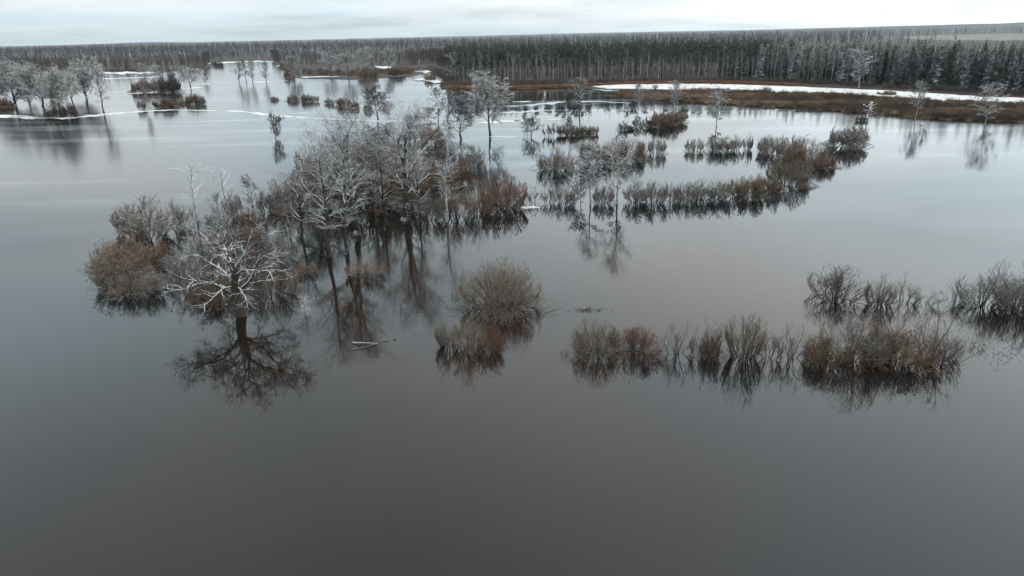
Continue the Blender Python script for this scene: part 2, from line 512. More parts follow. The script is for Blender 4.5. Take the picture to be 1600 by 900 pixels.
def tall_tree(seed, H=14, w=0.22, t0=0.22, n1=26, mats=('dark_bark', 'frost_twig'), r0=0.2, ang=((50, 85), (15, 40)), n2=5, n3=5, tw=0.014, up=0.25, stems=1, dead=False):
    g = np.random.default_rng(seed)
    tr, cr = Geo(), Geo()
    for s in range(stems):
        lean = (g.normal() * 0.03, g.normal() * 0.03) if s == 0 else (g.normal() * 0.14, g.normal() * 0.14)
        P, Rd = trunk_line(g, H * (1 if s == 0 else 0.8), r0 * (1 if s == 0 else 0.75), 12, 0.02, lean, 0.06)
        tr.tubes(P, Rd, 8)
        sh = lambda t: 0.22 + 1.15 * np.sin(np.pi * np.clip((t - t0) / (1.05 - t0), 0, 1)) ** 0.9
        A, Ar = grow(g, P, Rd, n1, H * w, ang, t0, 0.98, 5, r0 * 0.25, 0.5, up, 0.22, 0.10, sh)
        tr.tubes(A, Ar, 4)
        B, Br = grow(g, A, Ar, n2, H * w * 0.42, (25, 60), 0.2, 1.0, 4, 0.03, 0.65, 0.12, 0.2, 0.02)
        cr.tubes(B, Br, 3)
        if not dead:
            C, Cr = grow(g, B, Br, n3, H * w * 0.2, (25, 60), 0.1, 1.0, 3, tw, 0.9, 0.05, 0.2, 0.0, tip=0.5)
            cr.tubes(C, np.maximum(Cr, tw * 0.5), 3)
    return pack('tall', tr, cr, mats)


def willow(seed, H=5, W=7, stems=26, n2=6, n3=6, mats=('stem_dark', 'willow_grey'), fan=70, leaves=0, tw=0.012, base=0.17, n4=2, upright=False):
    """many-stemmed bush: stems fan out of one base"""
    g = np.random.default_rng(seed)
    tr, cr, lf = Geo(), Geo(), Geo()
    stems = int(stems * (1.15, 1.1, 1.05)[TIER[0]])
    n4 = min(n4, 1) if TIER[0] == 0 else 0
    az = g.random(stems) * 2 * math.pi
    q = np.sqrt(g.random(stems))
    th = np.radians(fan) * q
    d = np.stack([np.sin(th) * np.cos(az), np.sin(th) * np.sin(az), np.cos(th)], axis=1)
    # reach the dome
    L = 1.0 / np.sqrt((np.sin(th) / (W / 2)) ** 2 + (np.cos(th) / H) ** 2) * (0.55 + 0.40 * g.random(stems))
    n = 6
    p = np.stack([np.cos(az) * q * W * base, np.sin(az) * q * W * base, np.full(stems, -0.4)], axis=1)
    pts = [p]
    dd = d.copy()
    if upright:
        dd = unit(dd * np.array([1.5, 1.5, 0.7]))
    for k in range(n - 1):
        pts.append(pts[-1] + dd * (L / (n - 1))[:, None])
        dd = unit(dd + g.normal(size=dd.shape) * (0.2 if stems < 16 else 0.11) + np.array([0, 0, 0.10 if upright else 0.03]))
    P = np.stack(pts, axis=1)
    Rd = (0.036 + 0.035 * g.random(stems))[:, None] * np.linspace(1, 0.25, n)[None]
    ph = g.random(4) * 6.28

    def dome(X):
        azx = np.arctan2(X[..., 1], X[..., 0])
        el = np.arctan2(X[..., 2], np.hypot(X[..., 0], X[..., 1]) + 1e-6)
        env = 1 + 0.06 * np.sin(2 * azx + ph[0]) + 0.06 * np.sin(5 * azx + ph[1] + 2 * el) + 0.06 * np.sin(3 * azx + ph[2] - 4 * el) + 0.04 * np.sin(9 * azx + ph[3] + 7 * el)
        if upright:
            env = env * 1.05
        cz = np.array([0, 0, 0.40 * H])
        Y = X - cz
        rho = np.sqrt((Y[..., 0] / (W / 2)) ** 2 + (Y[..., 1] / (W / 2)) ** 2 + (Y[..., 2] / (0.60 * H)) ** 2) / env + 1e-6
        return cz + Y * np.where((rho > 0.88) & (X[..., 2] > 0.25), (0.88 + 0.22 * (rho - 0.88)) / rho, 1.0)[..., None]
    s = (H + W) / 12
    wb = 0.2 if stems < 16 else 0.12
    B, Br = grow(g, P, Rd, n2, 1.5 * s, (18, 52), 0.25, 1.0, 4, 0.028, 0.75, 0.10, wb, 0.03)
    C, Cr = grow(g, B, Br, n3, 0.85 * s, (18, 50), 0.2, 1.0, 3, tw, 0.9, 0.10, wb, 0.02, tip=0.5)
    tr.tubes(dome(P), Rd, 4)
    cr.tubes(dome(B), Br, 3)
    cr.tubes(dome(C), np.maximum(Cr, tw * 0.55), 3)
    if n4:
        D, Dr = grow(g, C, Cr, n4, 0.42 * s, (20, 50), 0.3, 1.0, 2, tw, 1.0, 0.1, 0.1, 0.0, tip=0.6)
        cr.tubes(dome(D), np.maximum(Dr, tw * 0.5), 3)
    C = dome(C)
    if leaves:
        k = g.integers(0, len(C), leaves)
        c = C[k, g.integers(1, 3, leaves)] + g.normal(size=(leaves, 3)) * 0.12
        a, b_ = unit(g.normal(size=(leaves, 3))), unit(g.normal(size=(leaves, 3)))
        sz = (0.05 + 0.05 * g.random(leaves))[:, None]
        lf.quads(np.stack([c - a * sz, c + b_ * sz, c + a * sz, c - b_ * sz], axis=1))
        return pack('willow', tr, cr, mats, lf, 99.93)
    return pack('willow', tr, cr, mats, None, 99.93)


def spruce(seed, H=22, W=5.5, whorls=30, per=8, mats=('dark_bark', 'needle')):
    g = np.random.default_rng(seed)
    tr, cr = Geo(), Geo()
    P, Rd = trunk_line(g, H, 0.24, 6, 0.004, tip=0.05)
    tr.tubes(P, Rd, 6)
    Q = []
    for i in range(whorls):
        f = i / (whorls - 1)
        z = H * (0.10 + 0.89 * f)
        rad = W / 2 * (1 - f) ** 0.75 * (0.75 + 0.4 * g.random()) + 0.15
        k = max(4, int(per * (1 - 0.4 * f)))
        a0 = g.random() * 6.28
        for j in range(k):
            a = a0 + 6.283 * j / k + g.normal() * 0.25
            r = rad * (0.65 + 0.5 * g.random())
            dr = np.array([math.cos(a), math.sin(a), 0])
            sd_ = np.array([-math.sin(a), math.cos(a), 0])
            droop = 0.25 + 0.35 * g.random()
            prev = np.array([0, 0, z])
            wp = 0.10 + 0.10 * r
            m_ = 3
            for s in range(m_):
                u = (s + 1) / m_
                cur = np.array([0, 0, z]) + dr * r * u + np.array([0, 0, -r * droop * u ** 1.3 + (0.12 * r if s == m_ - 1 else 0)])
                wc = (0.42 * r * (1 - u) + 0.12) * (0.8 + 0.4 * g.random())
                tl = np.array([0, 0, g.normal() * 0.10])
                Q.append([prev - sd_ * wp, prev + sd_ * wp, cur + sd_ * wc + tl, cur - sd_ * wc - tl])
                # hanging side sprays
                for sg in (-1, 1):
                    b0 = (prev + cur) / 2
                    e = b0 + sd_ * sg * (wc + 0.25 + 0.25 * g.random()) + dr * 0.25 - np.array([0, 0, 0.22 + 0.3 * g.random()])
                    Q.append([b0 - dr * 0.16, b0 + dr * 0.16, e + dr * 0.10, e - dr * 0.10])
                prev, wp = cur, wc
    cr.quads(Q)
    return pack('spruce', tr, cr, mats)


def pine(seed, H=21, mats=('pine_bark', 'pine_needle')):
    g = np.random.default_rng(seed)
    tr, cr = Geo(), Geo()
    P, Rd = trunk_line(g, H, 0.20, 8, 0.012, tip=0.2)
    tr.tubes(P, Rd, 6)
    A, Ar = grow(g, P, Rd, 22, 2.4, (50, 85), 0.55, 1.0, 4, 0.07, 0.5, 0.2, 0.15, 0.08, lambda t: 1.25 - 0.75 * t)
    tr.tubes(A, Ar, 3)
    c = np.concatenate([A[:, 2], A[:, 3], P[0, -1:], (A[:, 2] + A[:, 3]) / 2])
    k = np.repeat(c, 16, axis=0)
    k = k + g.normal(size=k.shape) * np.array([0.5, 0.5, 0.28])
    a, b_ = unit(g.normal(size=k.shape) * np.array([1, 1, 0.6])), unit(g.normal(size=k.shape))
    sz = (0.18 + 0.22 * g.random(len(k)))[:, None]
    cr.quads(np.stack([k - a * sz, k + b_ * sz * 0.6, k + a * sz, k - b_ * sz * 0.6], axis=1))
    return pack('pine', tr, cr, mats)


def far_bare(seed, H=19, w=0.2, mats=('far_twig',), pale=False):
    """a bare tree for the mass of wood far off: one mesh"""
    g = np.random.default_rng(seed)
    o = Geo()
    P, Rd = trunk_line(g, H, 0.14, 5, 0.02, tip=0.15)
    o.tubes(P, Rd, 4)
    A, Ar = grow(g, P, Rd, 20, H * w, (25, 60), 0.25, 1.0, 3, 0.10, 0.6, 0.35, 0.12, 0.1)
    o.tubes(A, np.maximum(Ar, 0.035), 3)
    B, Br = grow(g, A, Ar, 7, H * w * 0.5, (20, 60), 0.2, 1.0, 2, 0.06, 0.9, 0.25, tip=0.5)
    o.tubes(B, np.maximum(Br, 0.022), 3)
    return o.mesh('far_tree', list(mats))


def far_spruce(seed, H=21, W=5):
    g = np.random.default_rng(seed)
    o = Geo()
    Q = []
    for i in range(16):
        f = i / 15
        z = H * (0.08 + 0.9 * f)
        r = W / 2 * (1 - f) ** 0.8 + 0.2
        for j in range(6):
            a = g.random() * 6.28
            rr = r * (0.7 + 0.5 * g.random())
            dr, sd_ = np.array([math.cos(a), math.sin(a), 0]), np.array([-math.sin(a), math.cos(a), 0])
            e = np.array([0, 0, z - rr * 0.45]) + dr * rr
            Q.append([np.array([0, 0, z + 0.2]) - sd_ * 0.2, np.array([0, 0, z + 0.2]) + sd_ * 0.2, e + sd_ * rr * 0.38, e - sd_ * rr * 0.38])
    o.quads(Q)
    P, Rd = trunk_line(g, H, 0.2, 3, 0.0, tip=0.1)
    o.tubes(P, Rd, 3)
    return o.mesh('far_conifer', ['needle'])


def far_pine(seed, H=20):
    g = np.random.default_rng(seed)
    o = Geo()
    k = np.stack([g.normal(size=150) * 1.0, g.normal(size=150) * 1.0, H * 0.82 + g.normal(size=150) * H * 0.09], axis=1)
    a, b_ = unit(g.normal(size=k.shape)), unit(g.normal(size=k.shape))
    sz = (0.35 + 0.3 * g.random(len(k)))[:, None]
    o.quads(np.stack([k - a * sz, k + b_ * sz * 0.7, k + a * sz, k - b_ * sz * 0.7], axis=1))
    P, Rd = trunk_line(g, H * 0.9, 0.2, 3, 0.0, tip=0.3)
    o.tubes(P, Rd, 3)
    return o.mesh('far_pine', ['pine_needle'])


def tuft(seed, n=90, h=1.4, w=1.6, r=0.03, mat='marsh'):
    """a low clump of stalks"""
    g = np.random.default_rng(seed)
    o = Geo()
    p = np.stack([g.normal(size=n) * w * 0.3, g.normal(size=n) * w * 0.3, np.full(n, -0.15)], axis=1)
    d = unit(np.stack([g.normal(size=n) * 0.4, g.normal(size=n) * 0.4, np.ones(n)], axis=1))
    L = h * (0.5 + 0.7 * g.random(n))[:, None]
    mid = p + d * L * 0.55
    e = mid + unit(d + g.normal(size=d.shape) * 0.35) * L * 0.45
    o.tubes(np.stack([p, mid, e], axis=1), np.tile(np.array([r, r * 0.9, r * 0.5]), (n, 1)), 3)
    return o.mesh('tuft', [mat])


# ------------------------------------------------------------------ water, ground, banks
def poly_sheet(name, pix, z, mat, jitter=0.0, seed=0, step=3.0, skirt=0.5, world_pts=None, kind='structure', label=None, dens_px=None):
    g = np.random.default_rng(seed)
    pts = []
    src = pix
    for i in range(len(src)):
        a, b_ = np.array(src[i], float), np.array(src[(i + 1) % len(src)], float)
        n = max(1, int(np.hypot(*(b_ - a)) / step))
        for k in range(n):
            q = a + (b_ - a) * k / n
            pts.append(q)
    pts = np.array(pts)
    if jitter:
        N = len(pts)
        nzs = np.zeros((N, 2))
        for o_, amp in ((2, 0.6), (7, 0.3)):
            w_ = g.normal(size=(N, 2))
            kx = np.hanning(o_ * 2 + 3)
            kx /= np.sqrt((kx ** 2).sum())
            for c in range(2):
                ext = np.take(w_[:, c], np.arange(-20, N + 20), mode='wrap')
                nzs[:, c] += amp * np.convolve(ext, kx, 'same')[20:20 + N]
        pts = pts + nzs * np.array([2.0, 1.0]) * jitter
    wp = np.array([at(x, y, z) for x, y in pts])
    me = bpy.data.meshes.new(name)
    bm = bmesh.new()
    vs = [bm.verts.new(p) for p in wp]
    es = [bm.edges.new((vs[i], vs[(i + 1) % len(vs)])) for i in range(len(vs))]
    bmesh.ops.triangle_fill(bm, use_beauty=True, use_dissolve=False, edges=es, normal=(0, 0, 1))
    low = [bm.verts.new((p[0], p[1], z - skirt)) for p in wp]
    for i in range(len(vs)):
        j = (i + 1) % len(vs)
        bm.faces.new((vs[i], vs[j], low[j], low[i]))
    bmesh.ops.recalc_face_normals(bm, faces=bm.faces)
    bm.to_mesh(me)
    bm.free()
    me.materials.append(M[mat])
    return link(name, me, kind=kind, label=label)


def flat_quad(name, x0, x1, y0, y1, z, mat, kind='structure'):
    me = raw_mesh(name, [(x0, y0, z), (x1, y0, z), (x1, y1, z), (x0, y1, z)], [0, 1, 2, 3], [4], [mat])
    return link(name, me, kind=kind)


flat_quad('ground', -21000, 21000, -3000, 20500, -0.9, 'bed')
flat_quad('water', -2600, 2600, -400, 2600, 0.0, 'water')

FAR_EDGE = [(-700, 113), (-60, 110), (60, 111), (160, 113), (250, 113), (322, 108), (330, 99), (345, 96), (425, 95), (437, 104), (452, 118),
            (470, 122), (560, 123), (640, 119), (672, 111), (700, 118)]
far_poly = FAR_EDGE + [(760, 129), (1000, 126), (1300, 131), (1620, 150), (2400, 175), (2400, 60), (1600, 55), (800, 66), (0, 78), (-700, 88)]
poly_sheet('forest_floor', far_poly, 0.25, 'forest_floor', 0.6, 3, step=6, skirt=0.9)
flat_quad('far_land', -21000, 21000, 2000, 20500, 0.15, 'forest_floor')
bank_poly = [(690, 138), (745, 140), (800, 139.5), (860, 137.5), (905, 136.5), (940, 140), (975, 147), (990, 153), (1040, 156), (1085, 158.5), (1150, 163), (1200, 165.5),
             (1280, 170), (1340, 174), (1380, 177), (1450, 183.5), (1530, 187), (1620, 190), (1900, 200), (2400, 215), (2400, 172), (1620, 148), (1400, 134), (1200, 125), (1000, 124), (800, 128), (700, 126)]
poly_sheet('marsh_bank', bank_poly, 0.32, 'marsh_soil', 1.0, 5, step=4, skirt=0.9)
snow_poly = [(925, 134.5), (960, 132.2), (1050, 131), (1110, 130.8), (1180, 133), (1250, 135.5), (1330, 138.5), (1400, 142), (1480, 147), (1540, 151), (1620, 153.5), (2200, 178), (2200, 195),
             (1620, 165), (1560, 163.5), (1500, 161), (1440, 158), (1385, 154), (1320, 148), (1270, 146.5), (1215, 146), (1150, 142.5), (1080, 140.5), (1010, 139), (950, 138.5)]
poly_sheet('snow_field', snow_poly, 0.40, 'snow', 0.25, 6, step=4, skirt=0.3)
# open country behind the wood on the far side
poly_sheet('open_field', [(1405, 57.5), (1480, 54.5), (1700, 50.5), (2200, 43), (2200, 58), (1700, 63), (1500, 63), (1420, 61)], 0.6, 'field', 0.1, 8, step=8, skirt=0.3)


def strip(name, line, wpx, z=0.05, mat='snow', seed=0, jitter=0.12, label=None):
    """a narrow shelf of snow-covered ice: centre line and half widths in photo rows"""
    g_ = np.random.default_rng(seed + 900)
    xs, ys = np.array(line, float).T
    n = max(4, int((xs[-1] - xs[0]) / 5))
    X = np.linspace(xs[0], xs[-1], n)
    Y = np.interp(X, xs, ys) + g_.normal(size=n) * 0.25
    fac = np.clip(np.convolve(g_.normal(size=n + 4), [0.5, 0.7, 0.5, 0.3, 0.2], 'valid') * 0.45 + 0.85, 0.12, 1.9)
    Wd = np.interp(X, xs, wpx) * fac * 0.8
    Wd[[0, -1]] *= 0.3
    sk = g_.random(n) * 0.5 + 0.25
    up = [(x, y - w * k) for x, y, w, k in zip(X, Y, Wd, sk)]
    dn = [(x, y + w * (1 - k)) for x, y, w, k in zip(X, Y, Wd, sk)][::-1]
    return poly_sheet(name, up + dn, z, mat, jitter, seed, step=4, skirt=0.12)


strip('ice_edge', [(-40, 181), (20, 183.3), (60, 184.5), (110, 184), (140, 181), (170, 178), (210, 175), (245, 172.8), (272, 171.5), (300, 172), (340, 173), (368, 173.5), (395, 176.5), (430, 180),
                   (470, 183.5), (530, 186.5), (580, 188.5), (640, 190), (700, 192), (745, 191.5), (790, 189.5), (822, 187)],
      [2.5, 3.2, 3.0, 2.6, 3.4, 3.6, 2.6, 2.2, 3.0, 1.6, 0.9, 2.0, 2.6, 3.6, 3.6, 3.2, 3.4, 3.6, 3.2, 2.8, 2.4, 1.2], seed=11)
strip('ice_edge', [(-40, 177), (0, 180.5), (30, 181), (52, 182)], [1.5, 2.4, 1.6, 0.8], seed=12)
strip('ice_edge', [(764, 213.5), (785, 214), (812, 214), (832, 213)], [1.2, 2.0, 1.0, 0.8], seed=13)
strip('ice_edge', [(806, 322), (818, 323.3), (836, 324.2), (846, 323.8)], [1.6, 3.2, 3.4, 0.9], seed=14)
strip('ice_edge', [(150, 146.5), (215, 145.5), (262, 143.5), (282, 141)], [0.6, 1.0, 1.5, 0.8], seed=15)
strip('ice_edge', [(288, 138), (300, 137.5), (314, 136.8)], [1.2, 2.0, 0.8], seed=16)
strip('ice_edge', [(302, 131.5), (350, 130), (400, 128.5), (450, 126)], [1.0, 1.3, 1.4, 0.8], seed=17)
strip('ice_edge', [(160, 123), (195, 122), (230, 121), (252, 119)], [1.4, 1.8, 1.0, 0.6], seed=18)
strip('ice_edge', [(155, 114.5), (200, 113.8), (250, 113.8)], [3.0, 2.8, 1.6], z=0.34, seed=19)
strip('ice_edge', [(325, 99.5), (350, 97.5), (400, 96), (428, 96)], [1.6, 1.8, 1.8, 1.2], z=0.34, seed=20)
strip('ice_edge', [(430, 103), (438, 102.5), (447, 104)], [1.4, 2.2, 1.0], z=0.34, seed=21)
strip('ice_edge', [(470, 120.5), (500, 119.5), (530, 119.7)], [1.4, 1.8, 1.0], z=0.34, seed=22)
strip('ice_edge', [(586, 104), (600, 104.5), (612, 105)], [2.4, 3.6, 2.0], z=0.34, seed=23)
strip('ice_edge', [(640, 112), (655, 111.2), (672, 110), (684, 109)], [3.0, 5.4, 6.0, 2.6], z=0.34, seed=24)
strip('ice_edge', [(648, 124), (665, 124.5), (680, 126), (690, 128)], [3.0, 7.0, 6.4, 2.8], z=0.36, seed=25)
strip('ice_edge', [(800, 158.5), (822, 159), (830, 158.5)], [0.7, 1.6, 0.5], seed=26)
strip('ice_edge', [(800, 188), (815, 188.6), (826, 188)], [1.0, 2.2, 1.0], seed=27)
strip('ice_edge', [(853, 187), (860, 187.4), (880, 185.5)], [0.6, 1.4, 0.7], seed=28)
strip('ice_edge', [(925, 139), (952, 141.5), (975, 142)], [0.8, 2.0, 0.8], z=0.36, mat='ice', seed=29)
strip('thin_ice', [(785, 166), (830, 164), (880, 159), (925, 158), (985, 161)], [1.5, 5, 2.5, 1.8, 0.8], z=0.012, mat='ice', seed=30, jitter=0.3)
strip('thin_ice', [(780, 176), (820, 175), (845, 172.5), (880, 172)], [2.0, 3.0, 1.5, 0.6], z=0.012, mat='ice', seed=31, jitter=0.3)
strip('thin_ice', [(450, 177.6), (470, 176.3), (484, 175.6)], [0.5, 1.6, 0.6], z=0.03, mat='snow', seed=32)


def hills(name, pts, D, depth, mat='hill', base=0.0):
    """a low range: heights (m) along azimuths (deg from straight ahead)"""
    g = np.random.default_rng(int(D))
    v, l, s = [], [], []
    az = np.linspace(pts[0][0], pts[-1][0], 120)
    h = np.interp(az, [p[0] for p in pts], [p[1] for p in pts]) + g.normal(size=120) * 1.2
    for a, hh in zip(az, h):
        for dd, k in ((0, 0), (0.25, 0.7), (0.5, 1.0), (1.0, 0.1)):
            r_ = D + depth * dd
            v.append((math.sin(R(a)) * r_, math.cos(R(a)) * r_, base + max(hh, 0) * k))
    for i in range(119):
        for j in range(3):
            l += [i * 4 + j, (i + 1) * 4 + j, (i + 1) * 4 + j + 1, i * 4 + j + 1]
            s.append(4)
    return link(name, raw_mesh(name, v, l, s, [mat]), kind='structure')


hills('hills', [(-46, 18), (-32, 24), (-26, 44), (-24, 36), (-20, 22), (-8, 26), (0, 30), (6, 38), (14, 34), (20, 38), (28, 50), (36, 62), (46, 60)], 7000, 2500)
hills('hills', [(-46, 30), (-20, 38), (-4, 50), (6, 60), (18, 54), (30, 70), (40, 60), (46, 40)], 11000, 4000)


# ------------------------------------------------------------------ scattered masses (geometry nodes)
def scatter(name, pts, scl, variants, label, seed=0):
    """one object: a cloud of points, each carrying one of the meshes in variants"""
    g = np.random.default_rng(seed)
    N = len(pts)
    me = bpy.data.meshes.new(name + '_points')
    me.vertices.add(N)
    me.vertices.foreach_set('co', np.asarray(pts, np.float32).ravel())
    for nm, ty, arr in (('vscale', 'FLOAT', scl), ('vrot', 'FLOAT', g.random(N) * 6.28), ('vidx', 'INT', g.integers(0, 1000, N) % len(variants))):
        at_ = me.attributes.new(nm, ty, 'POINT')
        at_.data.foreach_set('value', np.asarray(arr, np.float32 if ty == 'FLOAT' else np.int32))
    o = link(name, me, kind='stuff', label=label)
    ng = bpy.data.node_groups.new(name + '_nodes', 'GeometryNodeTree')
    ng.interface.new_socket('Geometry', in_out='INPUT', socket_type='NodeSocketGeometry')
    ng.interface.new_socket('Geometry', in_out='OUTPUT', socket_type='NodeSocketGeometry')
    gi, go = ng.nodes.new('NodeGroupInput'), ng.nodes.new('NodeGroupOutput')
    g2i = ng.nodes.new('GeometryNodeGeometryToInstance')
    for i, v in reversed(list(enumerate(variants))):
        src = bpy.data.objects.new(f'{name}_source', v)
        oi = ng.nodes.new('GeometryNodeObjectInfo')
        oi.inputs['Object'].default_value = src
        oi.inputs['As Instance'].default_value = True
        ng.links.new(oi.outputs['Geometry'], g2i.inputs[0])

    def attr(nm, ty):
        a = ng.nodes.new('GeometryNodeInputNamedAttribute')
        a.data_type = ty
        a.inputs[0].default_value = nm
        return a.outputs[0]
    iop = ng.nodes.new('GeometryNodeInstanceOnPoints')
    ng.links.new(gi.outputs[0], iop.inputs['Points'])
    ng.links.new(g2i.outputs[0], iop.inputs['Instance'])
    iop.inputs['Pick Instance'].default_value = True
    ng.links.new(attr('vidx', 'INT'), iop.inputs['Instance Index'])
    cx = ng.nodes.new('ShaderNodeCombineXYZ')
    ng.links.new(attr('vrot', 'FLOAT'), cx.inputs[2])
    ng.links.new(cx.outputs[0], iop.inputs['Rotation'])
    ng.links.new(attr('vscale', 'FLOAT'), iop.inputs['Scale'])
    ng.links.new(iop.outputs[0], go.inputs[0])
    md = o.modifiers.new('scatter', 'NODES')
    md.node_group = ng
    return o


def in_poly(p, poly):
    x, y = p[:, 0], p[:, 1]
    ins = np.zeros(len(p), bool)
    n = len(poly)
    for i in range(n):
        x1, y1 = poly[i]
        x2, y2 = poly[(i + 1) % n]
        c = ((y1 > y) != (y2 > y)) & (x < (x2 - x1) * (y - y1) / (y2 - y1 + 1e-12) + x1)
        ins ^= c
    return ins


def fill_pixels(poly, n, seed, bias=1.0):
    """n ground points spread evenly over the land inside a polygon of photo pixels"""
    g = np.random.default_rng(seed)
    W = np.array([at(x, y)[:2] for x, y in poly])
    lo, hi = W.min(0), W.max(0)
    out = []
    while sum(map(len, out)) < n:
        q = lo + (hi - lo) * g.random((n * 2, 2)) ** np.array([1.0, bias])
        out.append(q[in_poly(q, W)])
    return np.concatenate(out)[:n]


def edge_band(edge, n, seed, d0, d1, p=1.0):
    """n points along a shore line of pixels, d0 to d1 metres behind it as seen from the camera"""
    g = np.random.default_rng(seed)
    E = np.array([at(x, y)[:2] for x, y in edge])
    seg = np.r_[0, np.cumsum(np.hypot(*np.diff(E, axis=0).T))]
    s = g.random(n) * seg[-1]
    q = np.stack([np.interp(s, seg, E[:, 0]), np.interp(s, seg, E[:, 1])], axis=1)
    d = d0 + (d1 - d0) * g.random(n) ** p
    return q + unit(q) * d[:, None]


def z3(q, z):
    return np.column_stack([q, np.full(len(q), z)])


far_bares = [far_bare(100 + i) for i in range(4)] + [far_bare(110, 18, 0.17, ('far_birch',)), far_bare(111, 20, 0.15, ('far_birch',))]
far_conis = [far_spruce(120), far_spruce(121, 19, 4.5)]
far_pines = [far_pine(130), far_pine(131, 21)]
g = np.random.default_rng(40)

# the dark bare wood across the flood: its edge, then its canopy running to the horizon
L_EDGE = [(-300, 111), (-60, 109.5), (60, 110.5), (160, 112), (250, 112), (318, 107)]
q1 = np.concatenate([edge_band(L_EDGE, 1300, 41, 1, 160, 1.3), edge_band([(318, 107), (328, 97.5), (345, 95), (425, 94), (437, 101), (470, 105)], 420, 42, 1, 120),
                     edge_band([(470, 106), (560, 106), (640, 103), (672, 99), (710, 112)], 900, 43, 0, 200, 1.2)])
scatter('forest', z3(q1, 0.2), 0.5 + 0.25 * g.random(len(q1)), far_bares[:4] * 3 + far_conis[:1], 'dark bare wood lining the far side of the flood', 44)
q2 = fill_pixels([(-500, 100), (0, 98), (300, 96), (430, 90), (700, 90), (760, 106), (1350, 76), (1350, 68), (800, 69), (0, 80), (-500, 90)], 9000, 45, 1.0)
scatter('forest', z3(q2, 0.2), 0.6 + 0.45 * g.random(len(q2)), far_bares[:4] * 4 + far_bares[4:5] + far_conis + far_pines, 'hazy grey wood stretching away to the horizon', 46)
g_ = np.random.default_rng(47)
rr = 1600 + 4200 * g_.random(7000) ** 1.2
aa = np.radians(-42 + 84 * g_.random(7000))
q3 = np.stack([np.sin(aa) * rr, np.cos(aa) * rr], axis=1)
fw = np.array([at(x, y)[:2] for x, y in [(1360, 60), (1480, 53.5), (1700, 50), (2200, 42), (2200, 62), (1700, 68), (1480, 68), (1380, 66)]])
q3 = q3[~in_poly(q3, fw)]
scatter('forest', z3(q3, 0.2), 1.0 + 0.4 * g_.random(len(q3)), far_bares[:4] + far_conis * 2, 'blue-grey wood along the horizon', 48)

# the tall mixed wood behind the snow field: trees behind the front ranks
F_EDGE = [(700, 131), (800, 131.5), (930, 128.5), (1100, 126), (1200, 127), (1300, 131.5), (1400, 137), (1500, 143), (1620, 150), (1760, 158)]
F_L, F_R = F_EDGE[:5], F_EDGE[4:]
q4 = np.concatenate([edge_band(F_L, 700, 50, 14, 120), edge_band(F_L, 900, 51, 60, 420)])
scatter('forest', z3(q4, 0.25), 0.62 + 0.44 * g.random(len(q4)), far_pines * 6 + far_bares[:3], 'pine and birch wood filling in behind the pale birch trunks', 52)
q5 = np.concatenate([edge_band(F_R, 700, 53, 14, 110), edge_band(F_R, 800, 54, 50, 330)])
scatter('forest', z3(q5, 0.25), 0.66 + 0.26 * g.random(len(q5)), far_conis * 5 + far_bares[4:], 'snow-dusted spruce wood filling in behind the front spruces', 55)

# shrub fringe under the wood, brown marsh growth on the bank, reeds
sh_v = [willow(200, 2.6, 3.4, 12, 5, 4, n4=0, tw=0.03), willow(201, 2.2, 3.8, 12, 5, 4, n4=0, tw=0.03)]


def one_mesh(v, mat):
    bm = bmesh.new()
    for k in ('trunk', 'crown'):
        bm.from_mesh(v[k])
    me = bpy.data.meshes.new('low_shrub')
    bm.to_mesh(me)
    bm.free()
    me.materials.append(M[mat])
    return me


q6 = np.concatenate([edge_band([(x, y + 1.5) for x, y in F_EDGE], 620, 60, -3, 10), edge_band([(690, 136), (800, 135.5), (905, 133)], 200, 61, 0, 25)])
scatter('undergrowth', z3(q6, 0.3), 0.8 + 0.7 * g.random(len(q6)), [one_mesh(sh_v[0], 'shrub_far'), one_mesh(sh_v[1], 'shrub_far')], 'dark leafless shrubs fringing the foot of the tall wood', 62)
q7 = np.concatenate([edge_band([(440, 106), (470, 116), (530, 118), (580, 117), (640, 115)], 480, 63, -30, 90), edge_band(L_EDGE, 300, 64, 0, 12)])
q7 = np.concatenate([q7, edge_band([(596, 117), (640, 114), (672, 110), (690, 116), (704, 127)], 170, 79, -12, 60)])
scatter('undergrowth', z3(q7, 0.25), 0.9 + 1.0 * g.random(len(q7)), [one_mesh(sh_v[0], 'shrub_far'), one_mesh(sh_v[1], 'marsh')], 'brown scrub at the foot of the wood across the flood', 65)
qs = fill_pixels(snow_poly[:11] + [(1620, 165)] + snow_poly[-11:], 170, 77)
scatter('marsh_grass', z3(qs, 0.38), 0.25 + 0.4 * g.random(len(qs)), [tuft(220, 40, 1.0, 1.6, 0.03, 'marsh'), tuft(221, 30, 0.8, 2.0, 0.03, 'marsh_tan')], 'tussocks of dead grass poking through the snow field', 78)
M_poly = [(950, 146), (985, 154), (1085, 160), (1200, 167), (1280, 171.5), (1380, 178.5), (1450, 185), (1530, 188.5), (1700, 194), (1700, 170), (1620, 166), (1500, 162), (1385, 155.5), (1320, 149.5), (1215, 147), (1100, 142)]
q8 = fill_pixels(M_poly, 5200, 66)
tf = [tuft(210), tuft(211, 110, 1.1, 2.0), tuft(212, 80, 1.8, 1.3), tuft(213, 90, 1.3, 1.8)]
tfd = [tuft(216, 90, 1.5, 1.8, 0.03, 'marsh_dark'), tuft(217, 90, 1.2, 2.0, 0.03, 'marsh_dark')]
tft = [tuft(218, 90, 1.2, 1.8, 0.03, 'marsh_tan'), tuft(219, 90, 1.0, 2.0, 0.03, 'marsh_tan')]
pat = np.sin(q8[:, 0] * 0.045 + 1.3) + np.sin(q8[:, 1] * 0.16 + q8[:, 0] * 0.02) + 0.7 * np.sin(q8[:, 0] * 0.13 + q8[:, 1] * 0.31) + g.normal(size=len(q8)) * 0.5
